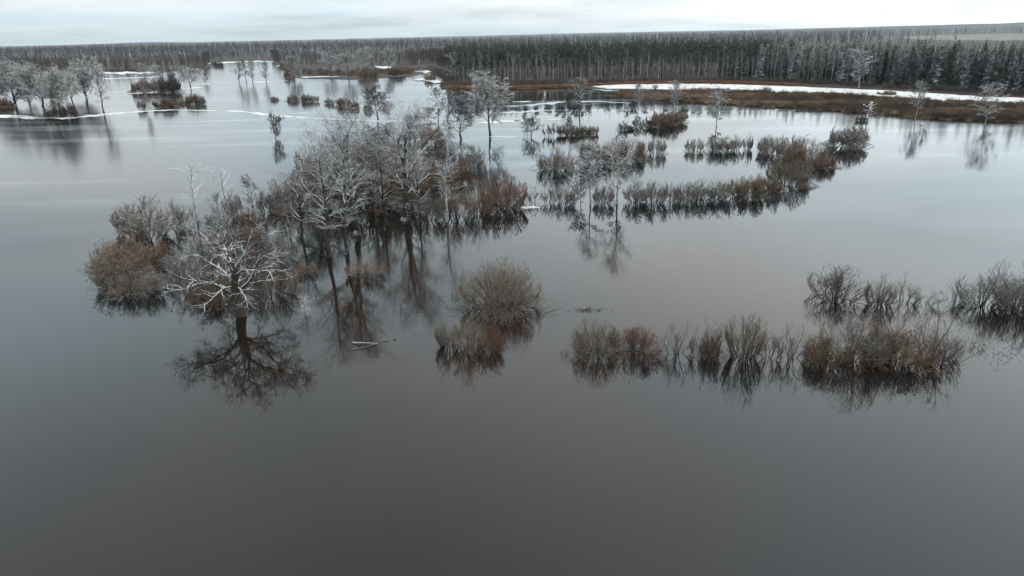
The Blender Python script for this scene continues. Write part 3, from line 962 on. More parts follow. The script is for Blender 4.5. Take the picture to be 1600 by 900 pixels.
for sel, vv, lb, sd_ in ((np.abs(pat) <= 0.75, tf, 'brown marsh growth between the snow field and the open water', 67), (pat > 0.75, tfd, 'darker patches of marsh growth on the brown bank', 73),
                         (pat < -0.75, tft, 'tan tufts of dead grass on the brown bank', 74)):
    scatter('marsh_grass', z3(q8[sel], 0.3), 0.55 + 0.8 * g.random(sel.sum()) ** 1.5, vv, lb, sd_)
qe = edge_band([(985, 153.5), (1085, 159.5), (1200, 166.5), (1280, 171), (1380, 178), (1450, 184.5), (1530, 188), (1640, 191)], 260, 75, -7, 4, 0.6)
scatter('marsh_grass', z3(qe, 0.0), 0.35 + 0.5 * g.random(len(qe)), tf + tft, 'tufts of drowned grass along the ragged water line of the bank', 76)
q9 = fill_pixels(M_poly, 260, 68)
scatter('undergrowth', z3(q9, 0.3), 0.4 + 0.75 * g.random(len(q9)) ** 2, [one_mesh(sh_v[0], 'marsh'), one_mesh(sh_v[1], 'shrub_far')], 'low brown scrub scattered over the marshy bank', 69)
q10 = np.concatenate([edge_band([(700, 138.5), (745, 140), (800, 139), (860, 137), (905, 136)], 900, 70, -1, 5), edge_band([(905, 135.5), (1000, 131.5), (1110, 130), (1250, 134.5)], 400, 71, 0, 3)])
scatter('reed_bed', z3(q10, 0.2), 0.8 + 0.5 * g.random(len(q10)), [tuft(214, 70, 1.3, 1.2, 0.03, 'reed'), tuft(215, 70, 1.5, 1.2, 0.03, 'reed')], 'rust-orange dead reeds in a thin line below the wood', 72)

# ------------------------------------------------------------------ standing trees and bushes, one by one
class Lazy:
    """a plant variant, grown once for each distance tier that needs it"""
    def __init__(self, fn, *a, **k):
        self.fn, self.a, self.k, self.c = fn, a, k, {}

    def get(self, tier):
        if tier not in self.c:
            TIER[0] = tier
            RMIN[0] = (0.0, 0.020, 0.042)[tier]
            self.c[tier] = self.fn(*self.a, **self.k)
            TIER[0], RMIN[0] = 0, 0.0
        return self.c[tier]


def put(v, name, x, y, top, w, label, cat, mats=None, group=None, rot=None, parts=('trunk', 'crown', 'foliage')):
    """one plant: an Empty at its foot, its parts sharing the mesh data of the variant v"""
    h, wm = size_at(x, y, top, w)
    p = at(x, y)
    D = math.hypot(p[0], p[1])
    if isinstance(v, Lazy):
        v = v.get(0 if D < 118 else 1 if D < 190 else 2)
    e = link(name, None, None, None, label, cat, group)
    e.location = p
    e.rotation_euler = (0, 0, random.random() * 6.28 if rot is None else rot)
    H0, W0 = v['size']
    sx = wm / W0
    e.scale = (sx, sx, h / H0)
    for k in parts:
        if k not in v:
            continue
        o = link(k, v[k], e)
        if mats and k in mats:
            o.material_slots[0].link = 'OBJECT'
            o.material_slots[0].material = M[mats[k]]
    return e


# --- the great oak, limb by limb
OX, OY = 377, 493
o_depth = float(np.dot(at(OX, OY) - np.array([0, 0, CAM_H]), _F))
MPP = o_depth / FPX                                    # metres per photo pixel at the oak
cp, sp_ = math.cos(PITCH), math.sin(PITCH)


def oakpt(zx, zy, dep):
    """sketch coordinates (5.327 to a photo pixel, from 240,320) and a depth (m, + away) -> local metres"""
    px, py = 240 + zx / 5.327, 320 + zy / 5.327
    X = (px - OX) * MPP
    Z = ((OY - py) * MPP - dep * sp_) / cp
    return (X, dep, Z)


def spline(pts, n):
    pts = np.array(pts, float)
    s = np.r_[0, np.cumsum(np.linalg.norm(np.diff(pts, axis=0), axis=1))]
    u = np.linspace(0, s[-1], n)
    q = np.stack([np.interp(u, s, pts[:, i]) for i in range(3)], axis=1)
    q[1:-1] = 0.25 * q[:-2] + 0.5 * q[1:-1] + 0.25 * q[2:]
    return q


g = np.random.default_rng(77)
oak = link('oak_tree', None, None, None, 'spreading old oak with snow-white bare limbs, standing alone in dark water', 'tree')
oak.location = at(OX, OY)
trunk_pts = [(0.02, 0, -0.8), (0.0, 0, 0.6), oakpt(715, 850, 0.0), oakpt(705, 760, 0.05), oakpt(712, 690, 0.1), oakpt(722, 600, 0.15), oakpt(735, 520, 0.2)]
tg = Geo()
tp = spline(trunk_pts, 14)
trd = np.interp(np.linspace(0, 1, 14), [0, 0.12, 0.5, 0.75, 1], [0.80, 0.58, 0.50, 0.36, 0.22])
tp += np.r_[np.zeros((2, 3)), g.normal(size=(12, 3)) * 0.03]
tg.tubes(tp, trd, 12)
link('trunk', tg.mesh('oak_trunk', ['oak_trunk'], smooth=True), oak)
limb_sk = [
    # sketch points with depth, base radius
    ([(700, 730, 0.0), (640, 685, -0.5), (600, 660, -0.9), (530, 632, -1.4), (440, 628, -2.0), (380, 605, -2.1), (320, 572, -2.3), (270, 545, -2.4)], 0.20),
    ([(700, 760, 0.0), (650, 700, -0.8), (590, 662, -1.5), (530, 655, -2.2), (460, 690, -2.8), (390, 710, -3.0), (310, 705, -3.2), (250, 690, -3.4)], 0.19),
    ([(690, 660, 0.1), (655, 540, 0.4), (600, 500, 0.7), (530, 475, 0.9), (470, 430, 1.1), (420, 398, 1.3), (350, 398, 1.5), (240, 440, 1.4)], 0.17),
    ([(685, 600, 0.1), (672, 490, 0.6), (630, 440, 1.1), (590, 385, 1.6), (520, 385, 2.1), (470, 320, 2.6), (440, 262, 3.0), (365, 208, 3.5)], 0.16),
    ([(720, 560, 0.1), (690, 450, 0.4), (700, 400, 0.8), (728, 330, 1.2), (725, 250, 1.7), (745, 170, 2.2)], 0.17),
    ([(730, 520, 0.2), (740, 440, -0.2), (720, 380, -0.5), (780, 300, -0.3), (812, 235, 0.0), (835, 190, 0.2)], 0.15),
    ([(715, 720, 0.1), (780, 690, 0.3), (840, 620, 0.6), (885, 540, 0.9), (900, 470, 1.2), (950, 385, 1.5), (990, 300, 1.9), (1020, 195, 2.3), (1060, 120, 2.6)], 0.20),
    ([(890, 500, 1.0), (930, 430, 1.1), (1000, 415, 0.7), (1110, 400, 0.2), (1230, 402, -0.3)], 0.11),
    ([(720, 610, 0.1), (760, 570, -0.5), (840, 548, -1.0), (940, 552, -1.6), (1030, 568, -2.1), (1120, 545, -2.6), (1190, 565, -2.9), (1275, 590, -3.1)], 0.17),
    ([(720, 740, 0.0), (790, 665, 0.8), (880, 650, 1.6), (960, 645, 2.4), (1040, 640, 3.0)], 0.15),
    ([(720, 580, 0.1), (780, 480, 0.6), (850, 395, 0.9), (930, 400, 1.3)], 0.12),
    ([(712, 700, 0.0), (735, 640, 1.2), (720, 520, 2.6), (640, 330, 3.6), (648, 295, 4.0)], 0.15),
    ([(700, 680, 0.0), (640, 700, -1.4), (600, 770, -2.8), (540, 825, -4.0), (470, 830, -4.8)], 0.12),
    ([(720, 660, 0.0), (800, 610, 1.6), (880, 500, 3.0), (960, 430, 4.2), (1010, 360, 5.0)], 0.15),
    ([(735, 690, 0.0), (800, 700, -1.2), (870, 760, -2.2), (900, 850, -2.9)], 0.09),
    ([(705, 640, 0.0), (600, 590, 1.8), (480, 560, 3.4), (400, 520, 4.6)], 0.15),
    ([(735, 520, 0.2), (690, 400, 0.6), (620, 280, 1.0), (570, 150, 1.4)], 0.13),
    ([(735, 520, 0.2), (800, 400, 1.6), (850, 240, 2.4), (890, 110, 3.0)], 0.13),
]
allL, allR = [], []
for pts, r0 in limb_sk:
    P = spline([oakpt(*p) for p in pts], 12)
    P[1:] += np.cumsum(g.normal(size=(11, 3)) * 0.05, axis=0)
    rd = r0 * 0.86 * np.linspace(1, 0.14, 12) ** 1.15
    gg = Geo()
    gg.tubes(P, rd, 7)
    link('limb', gg.mesh('oak_limb', ['oak_bark']), oak)
    allL.append(P)
    allR.append(rd)
P, Rd = np.array(allL), np.array(allR)
cg, tw_ = Geo(), Geo()
B, Br = grow(g, P, Rd, 7, 2.0, (25, 65), 0.22, 0.95, 7, 0.075, 0.75, 0.30, 0.26, 0.05, lambda t: 1.35 - 0.75 * t)
cg.tubes(B, Br, 5)
C, Cr = grow(g, B, Br, 5, 1.1, (25, 65), 0.2, 1.0, 5, 0.034, 0.75, 0.05, 0.3, 0.0)
cg.tubes(C, Cr, 3)
link('crown', cg.mesh('oak_branches', ['oak_bark']), oak)
D, Dr = grow(g, C, Cr, 6, 0.60, (25, 70), 0.15, 1.0, 3, 0.015, 0.9, 0.0, 0.25, 0.0, tip=0.5)
tw_.tubes(D, np.maximum(Dr, 0.010), 3)
E, Er = grow(g, D, Dr, 3, 0.30, (25, 70), 0.2, 1.0, 2, 0.007, 0.9, 0.0, tip=0.6)
tw_.tubes(E, np.maximum(Er, 0.008), 3)
link('twig_canopy', tw_.mesh('oak_twigs', ['oak_twig']), oak)

# --- variants
V = {}
BD = [Lazy(broad_tree, 300, 15, 0.40, 0.28, 12), Lazy(broad_tree, 301, 15, 0.36, 0.3, 13), Lazy(broad_tree, 302, 14, 0.42, 0.22, 12)]
LB = [Lazy(broad_tree, 305, 15, 0.46, 0.16, 20, 1.3, r0=0.55, ang1=(20, 70)), Lazy(broad_tree, 306, 15, 0.44, 0.14, 18, 1.3, r0=0.5, ang1=(20, 65))]
OAKR = [Lazy(broad_tree, 303, 14, 0.44, 0.2, 16, 1.2, ang1=((70, 100), (10, 40))), Lazy(broad_tree, 304, 14, 0.42, 0.18, 15, 1.1, ang1=((60, 95), (10, 40)))]
TL = [Lazy(tall_tree, 310), Lazy(tall_tree, 311, 14, 0.20, 0.3, 24), Lazy(tall_tree, 312, 14, 0.24, 0.2, 26)]
SM = [Lazy(tall_tree, 313, 6, 0.34, 0.22, 16, r0=0.10, n2=6, tw=0.012), Lazy(tall_tree, 314, 6, 0.30, 0.15, 16, r0=0.09, stems=2, tw=0.012)]
BI = [Lazy(tall_tree, 320, 14, 0.16, 0.25, 30, ('birch_bark', 'birch_twig'), 0.14, ((40, 75), (15, 35)), 5, 5, 0.012, 0.2),
      Lazy(tall_tree, 321, 13, 0.19, 0.35, 26, ('birch_bark', 'birch_twig'), 0.13, ((45, 75), (15, 40)), 5, 5, 0.012, 0.2),
      Lazy(tall_tree, 322, 13, 0.2, 0.2, 26, ('birch_bark', 'birch_twig'), 0.14, (45, 80), 6, 5, 0.012, 0.2)]
DE = [Lazy(tall_tree, 330, 10, 0.20, 0.3, 14, ('dead_wood', 'dead_wood'), 0.15, (30, 60), 2, 0, 0.012, 0.4, dead=True),
      Lazy(tall_tree, 331, 10, 0.16, 0.35, 12, ('dead_wood', 'dead_wood'), 0.14, (30, 55), 2, 0, 0.012, 0.45, dead=True)]
DOME = [Lazy(willow, 340, 5.2, 9, 46, 7, 6, fan=80, n4=2), Lazy(willow, 341, 5.0, 7.5, 40, 7, 6, fan=78, n4=2), Lazy(willow, 342, 4.6, 7, 34, 7, 6, fan=76, n4=2)]
FAN = [Lazy(willow, 350, 5, 5.5, 26, 6, 6, fan=60, n4=2), Lazy(willow, 351, 5, 5, 22, 6, 6, fan=58, n4=2), Lazy(willow, 352, 5.4, 4.6, 20, 6, 6, fan=50, n4=2)]
UPR = [Lazy(willow, 360, 6, 4.2, 34, 6, 6, fan=36, n4=2, upright=True), Lazy(willow, 361, 5.5, 4, 26, 6, 5, fan=34, n4=2, upright=True)]
THIN = [Lazy(willow, 370, 4.6, 5, 10, 6, 6, fan=56, n4=2, base=0.2), Lazy(willow, 371, 4.8, 4.4, 8, 7, 6, fan=50, n4=2, base=0.2), Lazy(willow, 372, 5, 4, 7, 7, 6, fan=42, n4=2, base=0.22)]
LEAFY = [Lazy(willow, 380, 3.8, 6, 34, 7, 6, ('stem_dark', 'willow_brown', 'leaf_brown'), 76, 900, n4=1), Lazy(willow, 381, 3.6, 5, 28, 7, 6, ('stem_dark', 'willow_brown', 'leaf_brown'), 70, 750, n4=1)]
GREY, OLIVE, BROWN, RED = ({'crown': 'willow_' + c} for c in ('grey', 'olive', 'brown', 'red'))
RUST = {'crown': 'willow_red', 'foliage': 'leaf_rust'}

# --- big trees of the flooded grove (each grown by itself)
put(broad_tree(400, 19, 0.28, 0.36, 17, 1.2, r0=0.42, mats=('dark_bark', 'frost_grove'), ang1=((28, 50), (8, 25))), 'bare_tree', 556, 368, 158, 124, 'tallest frosted tree at the heart of the flooded grove', 'tree', rot=0.4)
put(broad_tree(401, 15, 0.32, 0.32, 17, 1.2, r0=0.45, mats=('dark_bark', 'frost_grove'), low=True, ang1=((30, 55), (8, 28))), 'bare_tree', 633, 344, 166, 132, 'broad frosted tree with the thickest black trunk, beside the pale birch of the grove', 'tree', rot=1.1)
put(tall_tree(402, 14, 0.20, 0.28, 32, r0=0.20, mats=('dark_bark', 'frost_grove'), n2=6, n3=6, ang=((35, 60), (12, 28))), 'bare_tree', 514, 401, 220, 80, 'slender dark-trunked tree with snowy side twigs, nearer the old oak of two', 'tree', rot=2.0)
put(tall_tree(403, 14, 0.20, 0.26, 32, r0=0.19, mats=('dark_bark', 'frost_grove'), n2=6, n3=6, ang=((35, 60), (12, 28))), 'bare_tree', 541, 397, 208, 78, 'slender dark-trunked tree just behind the brown bush in the water', 'tree', rot=0.3)
put(TL[1], 'bare_tree', 604, 352, 222, 64, 'thin black-trunked tree in the grove beside the broad thick-trunked one', 'tree', rot=3.0)
put(TL[0], 'bare_tree', 588, 352, 240, 50, 'thinnest tree of the grove, between two taller trunks', 'tree', rot=1.0)
put(TL[2], 'bare_tree', 657, 347, 236, 62, 'thin leafless tree between the thick black trunk and the pale birch', 'tree', rot=5.0)
put(BI[0], 'birch_tree', 697, 346, 208, 74, 'pale birch at the edge of the grove, dark foot mirrored in the water', 'tree', rot=0.5)
put(BD[1], 'bare_tree', 470, 372, 262, 84, 'frosted tree at the outer side of the grove over grey water', 'tree', rot=2.2)
put(BD[2], 'bare_tree', 590, 318, 194, 95, 'frosted tree half hidden behind the tallest tree of the grove', 'tree', rot=4.2)

ROWS = []


def bush(v, x, y, top, w, label, mats=None, name='willow_bush', cat='bush', group=None):
    put(v, name, x, y, top, w, label, cat, mats, group)


def tree(v, x, y, top, w, label, mats=None, name='bare_tree', group=None):
    put(v, name, x, y, top, w, label, 'tree', mats, group)


# bushes in and behind the grove
bush(LEAFY[0], 506, 285, 214, 92, 'olive-brown bush showing behind the white limbs of the grove', {'crown': 'willow_olive'})
bush(DOME[1], 560, 300, 232, 90, 'dark thicket behind the tallest tree of the grove', {'crown': 'stem_dark'})
bush(LEAFY[1], 488, 318, 262, 76, 'reddish thicket under the outer trees of the grove', {'crown': 'willow_red'})
bush(DOME[2], 612, 322, 236, 90, 'brown thicket between trunks in the middle of the grove', BROWN)
bush(LEAFY[1], 676, 226, 189, 40, 'brown bush right below the snowy ice edge behind the grove', BROWN)
bush(THIN[0], 645, 222, 196, 34, 'thin grey bush against the ice edge behind the grove', GREY)
bush(LEAFY[0], 722, 284, 243, 38, 'dense dark-brown bush behind the birch of the grove', BROWN)
bush(LEAFY[1], 690, 300, 250, 60, 'brown thicket just behind the pale birch of the grove', BROWN)
bush(FAN[0], 714, 341, 287, 66, 'olive-brown bush at the water line beside the pale birch', {'crown': 'willow_olive'})
bush(FAN[1], 747, 333, 276, 56, 'brown fan-shaped bush second along from the pale birch', BROWN)
bush(DOME[2], 786, 323, 271, 84, 'reddish-brown domed bush at the end of the grove', RED)
bush(FAN[2], 668, 344, 300, 46, 'grey leafless scrub under the thick-trunked tree', GREY)
bush(THIN[1], 620, 338, 296, 44, 'thin grey scrub behind the thick black trunk', GREY)
bush(DOME[1], 506, 386, 335, 74, 'dark scrub behind the slender tree nearer the oak', {'crown': 'stem_dark'})
bush(FAN[1], 572, 430, 398, 66, 'brown twiggy bush in the water between the grove and the bare log', BROWN)
bush(LEAFY[1], 478, 428, 410, 40, 'small rusty bush between the oak and the slender trees', RUST)
bush(SM[1], 477, 493, 463, 32, 'small pale sapling in the water between oak and grove', GREY)
for x, y, top, w, v, mm, lb in ((545, 262, 205, 66, DOME[1], BROWN, 'brown thicket top showing above the crown of the tallest grove tree'), (584, 268, 214, 60, DOME[2], BROWN, 'brown thicket behind the grove, just under the ice edge'),
                                (622, 270, 212, 62, DOME[1], OLIVE, 'olive thicket behind the broad thick-trunked tree'), (652, 286, 232, 60, DOME[0], BROWN, 'brown thicket between the thick-trunked tree and the birch, far side'),
                                (690, 264, 222, 50, FAN[0], {'crown': 'stem_dark'}, 'dark thicket beyond the birch of the grove'), (536, 330, 270, 80, DOME[1], {'crown': 'stem_dark'}, 'dark thicket under the tallest tree of the grove'),
                                (640, 312, 262, 66, FAN[1], BROWN, 'brown scrub at the foot of the broad thick-trunked tree, behind it'), (740, 262, 226, 40, FAN[0], GREY, 'grey scrub in the water beyond the dense dark-brown bush')):
    bush(v, x, y, top, w, lb, mm)
# bushes around the oak
bush(DOME[2], 335, 445, 392, 96, 'dark brown bush right behind the lower limbs of the oak', BROWN)
bush(LEAFY[1], 345, 470, 428, 92, 'brown bush under the lowest snowy limb of the oak', BROWN)
bush(THIN[1], 292, 462, 420, 46, 'thin grey scrub between the oak and the big brown bushes', GREY)
bush(DOME[1], 425, 462, 412, 84, 'brown-grey bush beyond the oak on the grove side', BROWN)
bush(FAN[1], 438, 405, 362, 60, 'grey bush above the outer oak limbs on the grove side', GREY)
bush(LEAFY[0], 384, 392, 346, 70, 'reddish-brown bush behind the top of the oak', BROWN)
bush(THIN[0], 318, 395, 350, 66, 'loose grey bush behind the oak, below the broken dead trunk', GREY)
bush(FAN[2], 285, 430, 388, 48, 'small grey bush midway between the oak and the brown bushes', GREY)
bush(THIN[2], 455, 372, 330, 50, 'loose grey bush between oak top and grove', GREY)
bush(DOME[2], 392, 425, 384, 70, 'dull brown bush seen through the crown of the oak', BROWN)
# the brown bush point and the trees of the old ditch
bush(LEAFY[0], 207, 413, 357, 108, 'large rust-brown bush at the tip of the flooded thicket', {'crown': 'willow_brown'})
bush(LEAFY[1], 196, 446, 392, 96, 'large olive-brown bush in front of the rust-brown one', {'crown': 'willow_olive'})
bush(DOME[2], 214, 458, 424, 76, 'grey-brown bush lowest in the brown bush thicket, mirrored dark', OLIVE)
bush(FAN[0], 248, 456, 414, 52, 'grey bush beside the olive-brown bushes', GREY)
bush(THIN[0], 160, 405, 372, 34, 'small spray of bare twigs outside the rust-brown bush', GREY)
bush(FAN[0], 232, 372, 304, 84, 'tall grey bush rising behind the rust-brown bush', GREY)
bush(FAN[2], 203, 362, 316, 44, 'narrower grey bush at the outer end of the thicket', GREY)
bush(THIN[1], 268, 358, 309, 40, 'thin see-through grey bush next to the tall grey one', GREY)
bush(THIN[2], 288, 352, 316, 26, 'thin single-stemmed scrub beside the broken dead tree', GREY)
tree(DE[0], 309, 345, 258, 48, 'broken dead tree with a bare white spike top', name='dead_tree')
tree(DE[1], 359, 346, 262, 30, 'second dead white-topped tree, slimmer, beside the small grey trees', name='dead_tree')
tree(SM[0], 344, 346, 302, 26, 'small dark tree at the foot of the slimmer dead tree')
bush(FAN[2], 366, 336, 295, 28, 'small upright grey bush just past the slimmer dead tree', GREY)
tree(SM[0], 396, 334, 274, 36, 'small frosted tree, tallest of the row behind the oak')
bush(THIN[1], 416, 330, 292, 28, 'small thin grey bush between the row tree and the fan bush', GREY)
bush(FAN[0], 438, 329, 278, 52, 'fan-shaped grey bush on a brown tussock next to the grove', GREY)
bush(LEAFY[1], 386, 345, 330, 36, 'low rusty tussock in the row behind the oak', RUST)
bush(LEAFY[1], 438, 333, 320, 36, 'low orange-brown tussock under the fan-shaped grey bush', RUST)
bush(THIN[2], 330, 346, 330, 26, 'low dark scrub between the two dead trees', GREY)

# the two willows standing clear in the middle
put(willow(410, 5.2, 9, 76, 7, 6, fan=84, n4=1), 'willow_bush', 781, 478, 403, 132, 'large round domed willow standing clear in the middle of the flood', 'bush', {'crown': 'willow_olive'}, rot=0.2)
put(UPR[1], 'willow_bush', 702, 541, 489, 42, 'small olive bush on thin dark stems, outermost of the small clump', 'bush', OLIVE)
put(FAN[1], 'willow_bush', 733, 546, 486, 62, 'olive bush in the middle of the small clump below the domed willow', 'bush', OLIVE)
put(LEAFY[1], 'willow_bush', 767, 548, 506, 46, 'rusty leaf-clad bush at the end of the small clump', 'bush', RUST)
bush(THIN[2], 712, 464, 452, 18, 'tiny pinkish twig tuft beside the domed willow', RED)

# the near row
bush(DOME[0], 932, 552, 500, 84, 'rounded olive-grey bush at the open end of the long near row', {'crown': 'willow_olive'})
bush(LEAFY[0], 990, 553, 508, 88, 'rust-tinted leafy bush second in the long near row', RUST)
bush(THIN[0], 1056, 553, 496, 62, 'airy grey bush third in the long near row', GREY)
bush(THIN[2], 1089, 556, 505, 24, 'narrow dark twiggy bush before the red one in the near row', {'crown': 'stem_dark'})
bush(LEAFY[1], 1109, 558, 512, 38, 'small red-leaved bush in the long near row', RUST)
bush(THIN[1], 1110, 554, 490, 32, 'thin tall twigs rising out of the small red-leaved bush', GREY)
bush(UPR[0], 1160, 558, 481, 62, 'tall upright broom-shaped bush in the long near row', OLIVE)
bush(THIN[1], 1200, 558, 506, 40, 'low loose bush beside the broom-shaped one', RED)
bush(THIN[0], 1234, 560, 500, 60, 'airy grey bush between broom-shaped bush and brown mass', GREY)
bush(LEAFY[0], 1288, 566, 512, 72, 'dense brown leafy bush starting the large mass of the near row', {'crown': 'willow_brown'})
bush(FAN[0], 1328, 560, 474, 96, 'tall pale fan-shaped bush over the brown leafy bush', GREY)
bush(FAN[2], 1375, 560, 478, 50, 'reddish upright bush in the large mass of the near row', RED)
bush(LEAFY[0], 1408, 561, 500, 108, 'broad brown leafy bush in the middle of the large mass', {'crown': 'willow_brown'})
bush(THIN[0], 1452, 558, 468, 92, 'tall spreading bare bush near the end of the near row', GREY)
bush(FAN[1], 1474, 558, 512, 52, 'low grey bush ending the near row', GREY)
bush(LEAFY[1], 1350, 566, 528, 70, 'low brown bush at the water line of the large mass', {'crown': 'willow_brown'})
bush(FAN[0], 1305, 467, 414, 86, 'dark bare bush standing apart behind the large near mass', {'crown': 'stem_dark'})
bush(UPR[1], 1373, 474, 420, 50, 'brush-shaped bush behind the reddish one of the near row', GREY)
bush(THIN[1], 1414, 470, 428, 48, 'thin bare bush behind the middle of the near mass', GREY)
bush(THIN[2], 1450, 474, 442, 42, 'smallest bare bush of the four behind the near mass', GREY)
bush(THIN[0], 1492, 470, 436, 46, 'low outer bush of the group running out of view', GREY)
bush(FAN[0], 1534, 476, 418, 76, 'tall dark-stemmed bush of the group running out of view', {'crown': 'willow_grey'})
bush(UPR[0], 1584, 482, 409, 80, 'tallest dense bush of the group running out of view', GREY)
bush(FAN[1], 1632, 486, 414, 70, 'bush cut off by the picture edge beside the tallest dense one', GREY)

# the long middle row with its birches
mid = [(830, 317, 291, 24, THIN[2], GREY, 'small grey bush by the short snow patch starting the middle row'), (857, 317, 289, 26, THIN[1], GREY, 'second small grey bush of the middle row'),
       (881, 317, 285, 32, FAN[2], GREY, 'third small grey bush of the middle row'), (944, 317, 287, 34, FAN[1], GREY, 'grey bush between the two birches of the middle row'),
       (993, 316, 281, 40, FAN[0], GREY, 'first grey bush past the taller birch in the middle row'), (1022, 316, 281, 46, FAN[1], GREY, 'second grey bush past the taller birch in the middle row'),
       (1047, 314, 284, 30, THIN[0], GREY, 'thin gap-filling bush third past the taller birch'), (1071, 313, 282, 42, DOME[2], GREY, 'fourth bush past the taller birch, rounded and grey'),
       (1096, 312, 279, 42, FAN[0], GREY, 'fifth bush past the taller birch in the middle row'), (1121, 310, 278, 40, FAN[2], GREY, 'sixth bush past the taller birch in the middle row'),
       (1147, 309, 278, 46, FAN[1], BROWN, 'brownish seventh bush past the taller birch'), (1172, 305, 270, 46, DOME[1], BROWN, 'brown rounded bush before the end of the middle row'),
       (1200, 300, 274, 44, DOME[2], BROWN, 'low brown bush next to the olive round bush')]
for x, y, top, w, v, mm, lb in mid:
    bush(v, x, y, top, w, lb, mm)
bush(DOME[1], 1229, 289, 244, 62, 'round olive bush where the middle row turns back', OLIVE)
bush(LEAFY[0], 1281, 262, 237, 52, 'reddish leafy bush at the tip of the bend', RUST)
bush(DOME[0], 1262, 251, 211, 62, 'domed grey bush with pale stems above the reddish one', GREY)
bush(LEAFY[1], 1238, 258, 226, 40, 'brown bush between the olive round and the domed grey ones', BROWN)
bush(FAN[0], 1235, 246, 210, 44, 'grey bush inside the bend next to the domed one', GREY)
bush(FAN[1], 1207, 240, 210, 44, 'grey bush at the inner end of the bend', GREY)
tree(SM[1], 897, 321, 281, 26, 'thin double-stemmed dark tree in the middle row')
tree(SM[0], 907, 321, 279, 22, 'thin dark tree next to the shorter birch')
tree(BI[1], 922, 321, 235, 50, 'shorter of two birches in the middle row', name='birch_tree')
tree(BI[0], 965, 319, 211, 52, 'taller birch of the middle row with long mirror image', name='birch_tree')

# the back rows
back = [(1085, 236, 215, 30, FAN[1], GREY, 'single low bush at the open end of the back row'), (1115, 236, 211, 24, FAN[2], GREY, 'bush at the foot of the broad lone birch reflection'),
        (1132, 236, 211, 26, FAN[0], GREY, 'middle bush of the tight trio in the back row'), (1149, 235, 210, 22, FAN[2], GREY, 'last bush of the tight trio in the back row'),
        (1167, 234, 206, 17, UPR[1], GREY, 'slim upright bush alone in the back row'), (1195, 236, 211, 24, FAN[1], GREY, 'small grey bush before the bend of the back row'),
        (866, 265, 229, 56, DOME[2], GREY, 'frosted grey dome-shaped bush behind the middle row'), (897, 262, 240, 30, THIN[0], GREY, 'low loose scrub beside the frosted dome-shaped bush'),
        (930, 256, 216, 50, DOME[1], OLIVE, 'olive domed bush behind the shorter birch'), (955, 252, 222, 34, FAN[0], BROWN, 'brown bush behind the taller birch'),
        (984, 249, 212, 50, DOME[0], BROWN, 'brown domed bush just past the taller birch, farther back'), (1005, 240, 217, 24, THIN[1], GREY, 'thin scrub between the brown dome and the fan bush'),
        (1026, 240, 213, 30, FAN[1], GREY, 'fan-shaped grey bush ending the row behind the birches'),
        (858, 213, 191, 20, THIN[2], GREY, 'small pale bush by the little round tree'), (877, 211, 194, 16, FAN[2], GREY, 'small grey bush before the bare pole'),
        (893, 211, 194, 26, FAN[0], BROWN, 'brown bush at the foot of the bare pole'), (911, 209, 195, 24, DOME[2], BROWN, 'low brown bush past the bare pole'),
        (927, 209, 196, 16, FAN[2], GREY, 'last grey bush past the bare pole'),
        (974, 203, 188, 18, FAN[1], GREY, 'small grey bush in the open water beside a dark stump'), (1000, 199, 182, 22, THIN[1], GREY, 'thin grey bushes before the brown oval thicket'),
        (1031, 197, 174, 44, DOME[1], BROWN, 'brown oval thicket, lower half'), (1054, 191, 170, 40, DOME[0], OLIVE, 'olive-brown oval thicket, upper half'),
        (1070, 177, 162, 12, UPR[1], GREY, 'thin grey scrub at the end of the oval thicket'),
        (429, 157, 149, 12, DOME[2], GREY, 'tiny round bush, smallest of the line of dots in open water'), (458, 158, 146, 18, DOME[1], GREY, 'second dot-like round bush in open water'),
        (480, 159, 145, 18, DOME[0], GREY, 'third dot-like round bush in open water'), (493, 159, 149, 11, FAN[2], GREY, 'little bush touching the third dot-like bush'),
        (514, 162, 151, 14, FAN[1], GREY, 'small grey bush starting the denser clump'), (525, 164, 153, 14, THIN[0], GREY, 'thin low bush within the denser clump'),
        (538, 166, 150, 22, DOME[0], BROWN, 'brown bush, largest of the denser clump'), (554, 169, 156, 16, LEAFY[1], RUST, 'reddish bush ending the denser clump'),
        (575, 172, 158, 14, DOME[2], GREY, 'grey bush half hidden by the round oak'), (640, 190, 178, 10, FAN[2], GREY, 'tiny bush on the snowy ice edge'),
        (653, 191, 174, 12, THIN[2], GREY, 'thin sapling on the ice edge by the little umbrella-shaped tree'),
        (1196, 149, 133, 26, DOME[2], BROWN, 'brown bush at the far rim of the snow field'), (1385, 149, 141, 30, LEAFY[0], BROWN, 'flat brown bush in the middle of the snow field')]
for x, y, top, w, v, mm, lb in back:
    bush(v, x, y, top, w, lb, mm)
bush(DOME[0], 1324, 228, 192, 58, 'perfectly round frosted willow alone in open water', GREY)
tree(BI[2], 1120, 198, 140, 38, 'lone birch with broad drooping crown in open water', name='birch_tree')
tree(TL[1], 905, 181, 122, 30, 'dark lone tree in the water below the pine wood')
tree(SM[1], 887, 178, 140, 16, 'small thin tree beside the dark lone tree')
tree(BI[1], 997, 169, 131, 18, 'first of three thin trees by the marsh edge', name='birch_tree')
tree(TL[0], 1022, 171, 133, 20, 'middle one of three thin trees by the marsh edge')
tree(BI[0], 1053, 174, 127, 22, 'tallest of three thin trees by the oval thicket', name='birch_tree')
tree(DE[1], 891, 213, 171, 8, 'bare pole of a dead tree sticking out of the bushes', name='dead_tree')
tree(OAKR[1], 830, 213, 182, 32, 'little round-crowned tree on the thin ice line')
tree(BD[0], 766, 213, 116, 62, 'big frosted tree by the ice edge, tallest of the middle distance', {'crown': 'frost_far'})
tree(BD[2], 721, 217, 150, 62, 'frosted tree with a forked dark trunk beside the big one')
tree(TL[0], 685, 191, 137, 30, 'slim dark tree standing on the ice edge')
